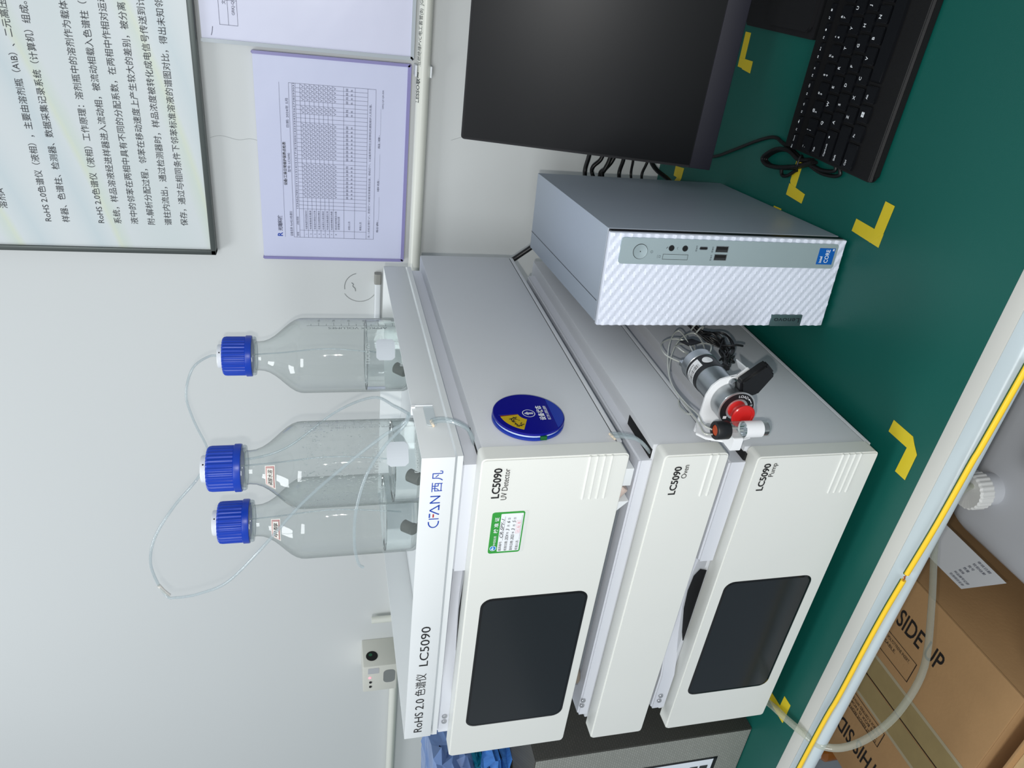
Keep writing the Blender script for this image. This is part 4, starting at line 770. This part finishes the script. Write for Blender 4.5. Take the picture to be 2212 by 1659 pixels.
# document sleeves
LIL = mat('sleeve_paper', (204, 208, 232), 0.30, bump=0.6, bscale=18, var=0.02, vscale=10); LIL2 = mat('sleeve_paper_pale', (214, 216, 236), 0.30, bump=0.7, bscale=16)
PUR = mat('sleeve_rim_purple', (140, 136, 184), 0.25); RIMG = mat('sleeve_rim_grey', (176, 184, 190), 0.25)
def sleeve(name, label, x0, x1, z0, z1, body, rim, mx, mz):
    t = thing(name, label, 'document sleeve', (x0, 0, z0), 0); wd, hh = x1 - x0, z1 - z0
    rbox('sheet', (0.0015, wd - 0.0015, PYW - 0.0075, PYW - 0.0015, 0.0015, hh - 0.0015), body, t, 0.004, 'y', 0.0008)
    for d in ((0, wd, 0, mz), (0, mx, 0, hh), (wd - mx, wd, 0, hh)):
        rbox('rim', (d[0], d[1], PYW - 0.0092, PYW - 0.0008, d[2], d[3]), rim, t, min(0.0028, (d[1] - d[0]) / 2.1, (d[3] - d[2]) / 2.1), 'y', 0.0012)
    return t
sl = sleeve('document_sleeve', 'purple rimmed plastic sleeve holding a filled maintenance check table', -0.0885, 0.2150, 0.4215, 0.6415, LIL, PUR, 0.0042, 0.0050)
OX, OZ = 0.0885, -0.4215; SY = PYW - 0.0077
def sp(x, z): return (x + OX, SY, z + OZ)
GI = mat('sheet_ink', (84, 88, 108), 0.6)
TX0, TX1 = -0.0516, 0.1764; ZR = [0.5938, 0.5900, 0.5860, 0.5818]
rows = [0.5935, 0.5890, 0.5845, 0.5781, 0.5717, 0.5653, 0.5589, 0.5525, 0.5461, 0.5397, 0.5333, 0.5174, 0.5010, 0.4830, 0.4712]
c1, c2 = TX0 + 0.0115, TX0 + 0.0460; cols = [c2 + (TX1 - c2) * k / 31 for k in range(32)]
R_ = [(TX0 + OX, TX1 + OX, z + OZ - 0.00018, z + OZ + 0.00018) for z in rows]
R_ += [(x + OX - 0.00018, x + OX + 0.00018, rows[-1] + OZ, rows[0] + OZ) for x in (TX0, TX1)]
R_ += [(x + OX - 0.00016, x + OX + 0.00016, rows[10 + 3] + OZ, rows[2] + OZ) for x in [c1, c2] + cols[1:-1]]
quads('table_lines', R_ + [(TX0 + OX, TX1 + OX, 0.6064 + OZ, 0.6067 + OZ)], (0, SY, 0), FX, FZ, GI, sl)
text('R', sp(-0.0505, 0.6105), FX, FZ, BIN, sl, 0.0105, bold=0.02); text('光瑞科技', sp(-0.0420, 0.6110), FX, FZ, GI, sl, 0.0070, 0.0250, bold=0.02)
text('设备/工装日常维护保养点检表', sp(0.0300, 0.6010), FX, FZ, INK, sl, 0.0052, 0.0640, bold=0.01)
text('设备名称: RoHS2.0色谱仪', sp(-0.0500, 0.5952), FX, FZ, GI, sl, 0.0044, 0.040); text('型号: LC5090', sp(0.0500, 0.5952), FX, FZ, GI, sl, 0.0044, 0.028); text('日期: 2024年 5月', sp(0.1150, 0.5952), FX, FZ, GI, sl, 0.0044, 0.040)
text('序号', sp(TX0 + 0.002, 0.5858), FX, FZ, GI, sl, 0.0034); text('点检项目', sp(TX0 + 0.020, 0.5858), FX, FZ, GI, sl, 0.0034)
for k, s in enumerate(('检查电源开关及指示灯', '检查管路是否漏液', '检查显示屏显示正常', '检查流动相液位情况', '检查泵压力是否稳定', '检查柱温箱温度正常', '检查废液桶液位高度', '清洁仪器表面及台面')):
    text(str(k + 1), sp(TX0 + 0.005, rows[3 + k] - 0.0048 + 0.0064 - 0.0064), FX, FZ, GI, sl, 0.0034); text(s, sp(TX0 + 0.0135, rows[3 + k] - 0.0048), FX, FZ, GI, sl, 0.0032, 0.0300)
for s, z in (('异常情况记录', 0.5240), ('点检人员', 0.5080), ('审核人员', 0.4905)): text(s, sp(TX0 + 0.014, z), FX, FZ, GI, sl, 0.0036)
skip = {0, 1, 2, 12, 22, 23, 26}
text('12345678910111213141516171819202122232425262728293031', sp(c2, 0.5858), FX, FZ, GI, sl, 0.0032, TX1 - c2)
vs = []; fs = []; R2 = []
for k in range(31):
    if k in skip: continue
    cx = cols[k] + 0.0018
    for r in range(8):
        z = rows[3 + r] - 0.0050
        for (ax, az, bx, bz) in ((cx - 0.0008, z + 0.0030, cx + 0.0004, z), (cx + 0.0004, z, cx + 0.0030, z + 0.0044)):
            d = Vector((bx - ax, 0, bz - az)); n = Vector((-d.z, 0, d.x)).normalized() * 0.00022; q = len(vs); a = Vector(sp(ax, az)) - Vector((0, 0.0003, 0)); b = Vector(sp(bx, bz)) - Vector((0, 0.0003, 0))
            vs += [a - n, b - n, b + n, a + n]; fs.append((q, q + 1, q + 2, q + 3))
me = bpy.data.meshes.new('check_marks'); me.from_pydata(vs, [], fs); link('check_marks', me, GI, sl)
for k in range(31):
    if k in skip: continue
    text(random.choice(('张明', '李强', '王建')), sp(cols[k] + 0.0002, 0.5110), FX, FZ, GI, sl, 0.0038, 0.0038, name='signature', res=1); text(random.choice(('林', '陈')), sp(cols[k] + 0.0005, 0.5045), FX, FZ, GI, sl, 0.0030, name='signature', res=1)
text('注: 1.点检正常打“√”，异常打“×”并填写异常情况记录，停机打“/”。2.设备异常时应立即停机并通知维护人员处理。', sp(TX0 + 0.002, 0.4775), FX, FZ, GI, sl, 0.0034, 0.205)
text('制表:________   审核:________   批准:________', sp(-0.040, 0.4640), FX, FZ, GI, sl, 0.0036, 0.19); text('GRKJ-QF-QR-004', sp(0.1500, 0.4600), FX, FZ, GI, sl, 0.0030, 0.026)
s2 = sleeve('document_sleeve', 'grey rimmed plastic sleeve with a pale form, right of the check table', 0.2200, 0.4300, 0.4185, 0.7045, LIL2, RIMG, 0.0050, 0.0050)
OX, OZ = -0.2200, -0.4185
quads('table_lines', [(0.0230, 0.1500, 0.6985 - 0.0200 + OZ, 0.6989 - 0.0200 + OZ), (0.0230, 0.1500, 0.6672 + OZ, 0.6676 + OZ), (0.0230, 0.1500, 0.6555 + OZ, 0.6559 + OZ), (0.0230, 0.0234, 0.6555 + OZ, 0.6789 + OZ), (0.0530, 0.0534, 0.6555 + OZ, 0.6789 + OZ)], (0, SY, 0), FX, FZ, GI, s2)
text('文件编号', sp(0.2730 - 0.005, 0.6700), FX, FZ, GI, s2, 0.0052); text('GRKJ-QC-WI-03', sp(0.2560, 0.6590), FX, FZ, GI, s2, 0.0050)
tube('scratch', [sp(0.2290, 0.6905), sp(0.2340, 0.6890), sp(0.2400, 0.6880)], 0.0004, GI, s2, 5)
# conduit and clip
cdp = thing('conduit', 'white plastic electrical conduit running along the wall with black print', 'pipe', (0, 0, 0.405), 0)
CDM = mat('conduit_white', (224, 226, 216), 0.3); CR_ = 0.0098
cyl('pipe', (-0.945, WY - 0.015, 0), (1.6, WY - 0.015, 0), CR_, CDM, cdp, 32); cyl('pipe', (-3.4, WY - 0.015, 0), (-1.045, WY - 0.015, 0), CR_, CDM, cdp, 32)
cyl('pipe', (-0.93, WY - 0.015, 0.0), (-0.93, WY - 0.015, 0.055), 0.0075, CDM, cdp, 24)
CI = mat('conduit_ink', (72, 78, 78), 0.6)
wrapc = lambda x0, a0=0.62: (lambda a, b: Vector((x0 + a, WY - 0.015 - (CR_ + 0.0003) * math.cos(a0 + b / CR_), (CR_ + 0.0003) * math.sin(a0 + b / CR_))))
text('LESSO', (0, 0, 0), FX, FZ, CI, cdp, 0.0080, 0.0245, bold=0.02, mapf=wrapc(0.1655)); text('联塑', (0, 0, 0), FX, FZ, CI, cdp, 0.0085, 0.0165, bold=0.02, mapf=wrapc(0.1905)); text('®', (0, 0, 0), FX, FZ, CI, cdp, 0.0035, mapf=wrapc(0.2075, 1.0))
text('阻燃绝缘PVC电工套管(B)  JG', (0, 0, 0), FX, FZ, CI, cdp, 0.0076, 0.084, mapf=wrapc(0.2155))
for dz in (0.0093, -0.0122): rbox('pipe_clip', (0.2010, 0.2160, WY - 0.0235, WY, dz, dz + 0.0030), WPL, cdp, 0.0014, 'x', 0.0002)
# socket adapter box
ob = thing('socket_box', 'white wall socket adapter with red lamp and two dark buttons', 'socket', (-1.0930, 0, 0.4060), 0)
bx0, bx1 = 0.0, 0.0840
box('housing', (bx0, bx1, 0.6000, WY, 0.0, 0.0740), mat('socket_white', (214, 214, 204), 0.4), ob, 0.0025)
cyl('cable_hole', (bx1 + 0.0001, 0.628, 0.054), (bx1 + 0.0006, 0.628, 0.054), 0.0130, DKG, ob, 28); cyl('hole_wire', (bx1 + 0.0004, 0.631, 0.057), (bx1 + 0.0010, 0.631, 0.057), 0.0040, mat('wire_green2', (24, 90, 60), 0.5), ob, 14)
cyl('red_lamp', (0.0470, 0.6002, 0.0595), (0.0470, 0.5990, 0.0595), 0.0030, mat('lamp_red', (1.0, 0.28, 0.34), 0.5, emit=1.2), ob, 16)
cyl('button', (0.0320, 0.6002, 0.0580), (0.0320, 0.5985, 0.0580), 0.0030, BLK, ob, 16); cyl('button', (0.0170, 0.6002, 0.0580), (0.0170, 0.5985, 0.0580), 0.0030, BLK, ob, 16)
rbox('rating_plate', (0.060, 0.078, 0.5994, 0.6005, 0.040, 0.064), mat('plate_grey', (186, 188, 190), 0.5), ob, 0.002, 'y', 0)
rbox('socket_recess', (0.026, 0.068, 0.5994, 0.6005, 0.004, 0.030), mat('recess_grey', (128, 132, 130), 0.5), ob, 0.010, 'y', 0)

# ------------------------------------------------------------------ left end of the bench
gb = thing('packing_box', 'tall dark grey carton with carbon weave print standing left of the stack', 'box', (-0.4900, 0.0285, 0.0), 0.03)
def weave(name, c0, c1):
    m = bpy.data.materials.new(name); m.use_nodes = True; nt = m.node_tree; n = nt.nodes; b = n['Principled BSDF']; b.inputs['Roughness'].default_value = 0.5
    tc = n.new('ShaderNodeTexCoord'); ck_ = n.new('ShaderNodeTexBrick'); ck_.inputs['Scale'].default_value = 1; ck_.offset = 0.5
    mp = n.new('ShaderNodeMapping'); mp.inputs['Scale'].default_value = (1, 1, 1); sx_ = n.new('ShaderNodeSeparateXYZ'); cx_ = n.new('ShaderNodeCombineXYZ'); ad = n.new('ShaderNodeMath'); ad.operation = 'ADD'
    nt.links.new(tc.outputs['Object'], sx_.inputs[0]); nt.links.new(sx_.outputs[0], ad.inputs[0]); nt.links.new(sx_.outputs[1], ad.inputs[1]); nt.links.new(ad.outputs[0], cx_.inputs[0]); nt.links.new(sx_.outputs[2], cx_.inputs[1])
    ck_.inputs['Brick Width'].default_value = 0.005; ck_.inputs['Row Height'].default_value = 0.0032; ck_.inputs['Mortar Size'].default_value = 0.0007; ck_.inputs['Mortar Smooth'].default_value = 0.6
    ck_.inputs['Color1'].default_value = rgb(*c1); ck_.inputs['Color2'].default_value = rgb(*[int(c * 0.94) for c in c1]); ck_.inputs['Mortar'].default_value = rgb(*c0)
    nt.links.new(cx_.outputs[0], ck_.inputs['Vector']); nt.links.new(ck_.outputs['Color'], b.inputs['Base Color']); return m
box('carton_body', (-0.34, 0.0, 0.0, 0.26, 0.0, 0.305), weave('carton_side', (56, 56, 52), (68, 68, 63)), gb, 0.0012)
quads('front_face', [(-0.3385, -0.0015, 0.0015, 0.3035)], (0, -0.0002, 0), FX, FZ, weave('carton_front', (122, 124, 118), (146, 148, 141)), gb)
quads('printed_label', [(-0.3000, -0.0540, 0.0440, 0.1700)], (0, -0.0006, 0), FX, FZ, mat('label_face', (226, 232, 240), 0.4), gb)
quads('label_side', [(-0.0540, -0.0500, 0.0385, 0.1500), (-0.3000, -0.0500, 0.0385, 0.0440)], (0, -0.0006, 0), FX, FZ, BLK, gb)
quads('label_icon', [(-0.0730, -0.0660, 0.0500, 0.0620), (-0.0730, -0.0660, 0.0650, 0.0770)], (0, -0.0010, 0), FX, FZ, mat('icon_dark', (46, 50, 52), 0.5), gb)
# blue plastic packs on the carton
BLU = mat('film_blue', (64, 118, 190), 0.22, bump=0.8, bscale=40, var=0.25, vscale=20, stretch=(6, 6, 1)); TEA = mat('film_teal', (14, 112, 140), 0.3, bump=0.6, bscale=40)
bb = thing('blue_bag', 'crumpled blue plastic bag lying on the dark carton', 'plastic bag', (-0.66, 0.16, 0.305), 0)
def crumple(name, dims, m, seed, amp=0.012):
    random.seed(seed); bm = bmesh.new(); abox(bm, *dims); bmesh.ops.subdivide_edges(bm, edges=list(bm.edges), cuts=7, use_grid_fill=True)
    for v in bm.verts: v.co += Vector((random.uniform(-1, 1), random.uniform(-1, 1), random.uniform(-0.5, 0.5))) * amp * (0.0 if v.co.z < dims[4] + 0.001 else 1)
    return bm_obj(name, bm, m, bb, 30)
crumple('folded_film', (-0.14, 0.06, -0.06, 0.08, 0.0, 0.040), BLU, 3); crumple('folded_film', (-0.13, 0.05, -0.05, 0.07, 0.040, 0.052), TEA, 4, 0.006); crumple('folded_film', (-0.14, 0.045, -0.06, 0.06, 0.052, 0.105), mat('film_pale', (112, 140, 190), 0.25, bump=0.6, bscale=40), 5, 0.009)

# clear hose from the pump over the bench edge
hs = tag(tube('waste_hose', [(-0.55, 0.20, 0.004), (-0.48, 0.12, 0.0042), (-0.44, 0.052, 0.0043), (-0.4265, 0.0297, 0.0045), (-0.4120, 0.0050, 0.006), (-0.3995, -0.0200, 0.0075), (-0.3900, -0.0455, 0.0040), (-0.3860, -0.0660, -0.0060), (-0.3790, -0.0760, -0.0300), (-0.3650, -0.0740, -0.0650), (-0.3440, -0.0600, -0.1050), (-0.3150, -0.0300, -0.1480), (-0.2850, 0.0320, -0.1960), (-0.2563, 0.0889, -0.2339), (-0.2371, 0.1372, -0.273), (-0.2300, 0.170, -0.3250), (-0.2290, 0.190, -0.3720)], 0.0043, thin_glass('hose_clear', (0.92, 0.93, 0.88), 0.35, 0.12, 0.30, (0.66, 0.68, 0.58)), None, 14), 'milky clear hose drooping from under the pump down to the jerrycan', 'hose')

# ------------------------------------------------------------------ under the bench
CDB = mat('cardboard', (190, 150, 104), 0.75, bump=0.25, bscale=150, var=0.10, vscale=14); CDL = mat('cardboard_pale', (210, 186, 140), 0.75, bump=0.2, bscale=200, var=0.04, vscale=20)
ca = thing('shipping_carton', 'large brown carton under the bench printed THIS SIDE UP on both flaps', 'carton', (-0.7095, 0.2200, -0.78), 0)
H = 0.36; cx0, cx1, cy0, cy1 = -0.2200, 0.2390, -0.2220, 0.2500
box('carton_body', (cx0, cx1, cy0, cy1, 0.0, H - 0.0045), CDB, ca, 0.002)
box('top_flap', (cx0, -0.0018, cy0, cy1, H - 0.0042, H - 0.0002), CDB, ca, 0.0010); box('top_flap', (0.0018, cx1, cy0, cy1, H - 0.0042, H), CDB, ca, 0.0010)
box('flap_gap', (-0.0020, 0.0020, cy0 + 0.001, cy1 - 0.001, H - 0.0040, H - 0.0010), mat('gap_dark', (52, 40, 26), 0.8, var=0.6, vscale=200), ca)
TPM = mat('packing_tape', (172, 152, 106), 0.2, bump=0.4, bscale=60, var=0.12, vscale=30); TPE = mat('tape_edge', (190, 178, 148), 0.35)
for s_ in (-1, 1):
    xa, xb = (0.0025, 0.0490) if s_ > 0 else (-0.0490, -0.0025)
    box('packing_tape', (xa, xb, cy0, cy1, H + 0.0000, H + 0.0004), TPM, ca); 
    xe = xb if s_ > 0 else xa; box('tape_edge', (xe - 0.0032, xe + 0.0032, cy0, cy1, H + 0.0001, H + 0.0006), TPE, ca)
CI2 = mat('carton_ink', (38, 34, 32), 0.6)
def ctext(s, x, y, dirx, h, w=None, bold=0.0): text(s, (x, y, H + 0.0002), (0, -dirx, 0), (dirx, 0, 0), CI2, ca, h, w, name='printing', bold=bold, off=0.0002)
ctext('THIS SIDE UP', 0.1413, 0.0790, 1, 0.0500, 0.178, 0.012)
ctext('THIS SIDE UP', -0.1270, -0.1010, -1, 0.0500, 0.178, 0.012)
for s_ in (1, -1):
    for i, s in enumerate(('THIS BOX IS CERTIFIED WITH EXPANDED POLYSTYRENE INSERT.', 'THIS BOX IS NON-REUSABLE.', 'DO NOT REMOVE FROM CARTON.')): ctext(s, (0.1020 - i * 0.0120) if s_ > 0 else (-0.0660 - i * 0.0105), 0.1150 if s_ > 0 else -0.0700, s_, 0.0095, 0.165 - 0.03 * i)
quads('printing', [(0.0700, 0.1160, -0.0640, -0.0626), (0.0700, 0.0712, -0.0640, 0.13), (0.1148, 0.1160, -0.0640, 0.13), (-0.0950, -0.0570, -0.0780, -0.0766), (-0.0582, -0.0570, -0.0780, 0.12), (-0.0950, -0.0938, -0.0780, 0.12)], (0, 0, H + 0.0004), FX, (0, 1, 0), CI2, ca)
rbox('hand_hole_flap', (0.175, 0.200, 0.08, 0.17, H, H + 0.0012), CDB, ca, 0.010, 'z', 0.0004)
c2_ = thing('kraft_box', 'pale kraft cardboard box in front of the large brown carton', 'carton', (-0.62, -0.25, -0.78), 0)
box('carton_body', (-0.18, 0.20, -0.16, 0.2200, 0.0, 0.338), CDL, c2_, 0.002)
box('open_flap', (-0.18, 0.20, 0.2200, 0.2240, 0.20, 0.352), CDB, c2_, 0.001)
# jerrycan
JM = mat('jerry_plastic', (206, 208, 212), 0.35, bump=0.5, bscale=20, spec=0.5)
jc = thing('jerrycan', 'white plastic jerrycan with ribbed screw cap under the bench', 'jerrycan', (-0.190, 0.120, -0.78), 0)
bm = bmesh.new(); abox(bm, -0.150, 0.150, -0.150, 0.130, 0.0, 0.362, 0.040, 5)
bm_obj('can_body', bm, JM, jc, 60)
rbox('handle', (0.02, 0.145, -0.014, 0.016, 0.372, 0.394), JM, jc, 0.009, 'x', 0.006); box('handle_post', (0.105, 0.140, -0.013, 0.015, 0.350, 0.382), JM, jc, 0.006); box('handle_post', (0.02, 0.045, -0.013, 0.015, 0.350, 0.382), JM, jc, 0.006)
lathe('neck', [(0.026, 0.345), (0.024, 0.375), (0.024, 0.386)], JM, jc, (-0.040, 0.075, 0.0), (-0.03, 0, 1), 40)
lathe('screw_cap', [(0.0270, 0.382), (0.0290, 0.384), (0.0286, 0.404), (0.0262, 0.407), (0.018, 0.4065), (0.0, 0.4050)], mat('cap_white', (232, 232, 228), 0.35), jc, (-0.040, 0.075, 0.0), (-0.03, 0, 1), 96, 1, 0.0010, close=False, smooth=30)
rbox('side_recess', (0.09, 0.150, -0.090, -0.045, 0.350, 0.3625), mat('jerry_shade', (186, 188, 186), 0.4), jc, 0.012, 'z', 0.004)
# form sheet between carton and can
fs_ = thing('form_sheet', 'white printed form slipped between the carton and the jerrycan', 'paper', (-0.372, 0.150, -0.42), 0)
shp = [(-0.040, 0.100, 0.004), (-0.0385, 0.0050, 0.003), (0.035, -0.053, 0.012), (0.038, 0.083, 0.014)]
prism('paper', shp, (0, 0, 0.0006), mat('paper_white', (222, 224, 226), 0.6), fs_)
def shq(u, v):  # u across, v along
    a, b, c, d = [Vector(p) for p in shp]; return (a * (1 - u) + d * u) * (1 - v) + (b * (1 - u) + c * u) * v + Vector((0, 0, 0.0009))
vs = []; fc = []
def ln_(u0, v0, u1, v1, wd=0.006):
    a, b = (0, wd) if abs(u1 - u0) > abs(v1 - v0) else (wd, 0); k = len(vs); vs.extend([shq(u0, v0), shq(u1, v1), shq(u1 + b * 0 + a * 0 + (wd if a == 0 else 0), v1 + (wd if a == 0 and False else a)), shq(u0 + (wd if a == 0 else 0), v0 + a)]); fc.append((k, k + 1, k + 2, k + 3))
for k in range(7): ln_(0.06 + k * 0.145, 0.05, 0.06 + k * 0.145, 0.95)
for v in (0.05, 0.62, 0.93): ln_(0.06, v, 0.93, v)
me = bpy.data.meshes.new('table_lines'); me.from_pydata(vs, [], fc); link('table_lines', me, GIN, fs_)
for k, s in enumerate(('检测项目名称', '样品编号记录', '规格', '数量', '批号', '检验结果', '审核日期')):
    u = 0.085 + k * 0.130
    text(s, (0, 0, 0), FX, FZ, GI, fs_, 0.0062, mapf=lambda a, b, u=u: shq(min(u + b / 0.080 * 1.0, 1), 0.66 + a / 0.13))
# steel drawer cabinet
cb = thing('drawer_cabinet', 'dark grey drawer cabinet under the bench behind the jerrycan', 'cabinet', (-0.105, 0.262, -0.78), 0)
CBM = mat('cabinet_grey', (98, 100, 102), 0.5)
box('carcass', (0.0, 0.55, 0.010, 0.36, 0.0, 0.70), CBM, cb, 0.002)
for k in range(5): box('drawer', (0.006, 0.544, 0.0, 0.010, 0.02 + k * 0.136, 0.148 + k * 0.136), CBM, cb, 0.0015)
# little amber bottle on the floor
am = thing('amber_bottle', 'small amber bottle with white cap on the floor left of the carton', 'bottle', (-1.375, 0.455, -0.78), 0)
lathe('bottle_body', [(0.022, 0.0), (0.024, 0.003), (0.024, 0.055), (0.012, 0.068), (0.012, 0.075)], mat('amber', (150, 88, 24), 0.15), am, n=24); lathe('cap', [(0.015, 0.070), (0.015, 0.090)], WPL, am, n=24)
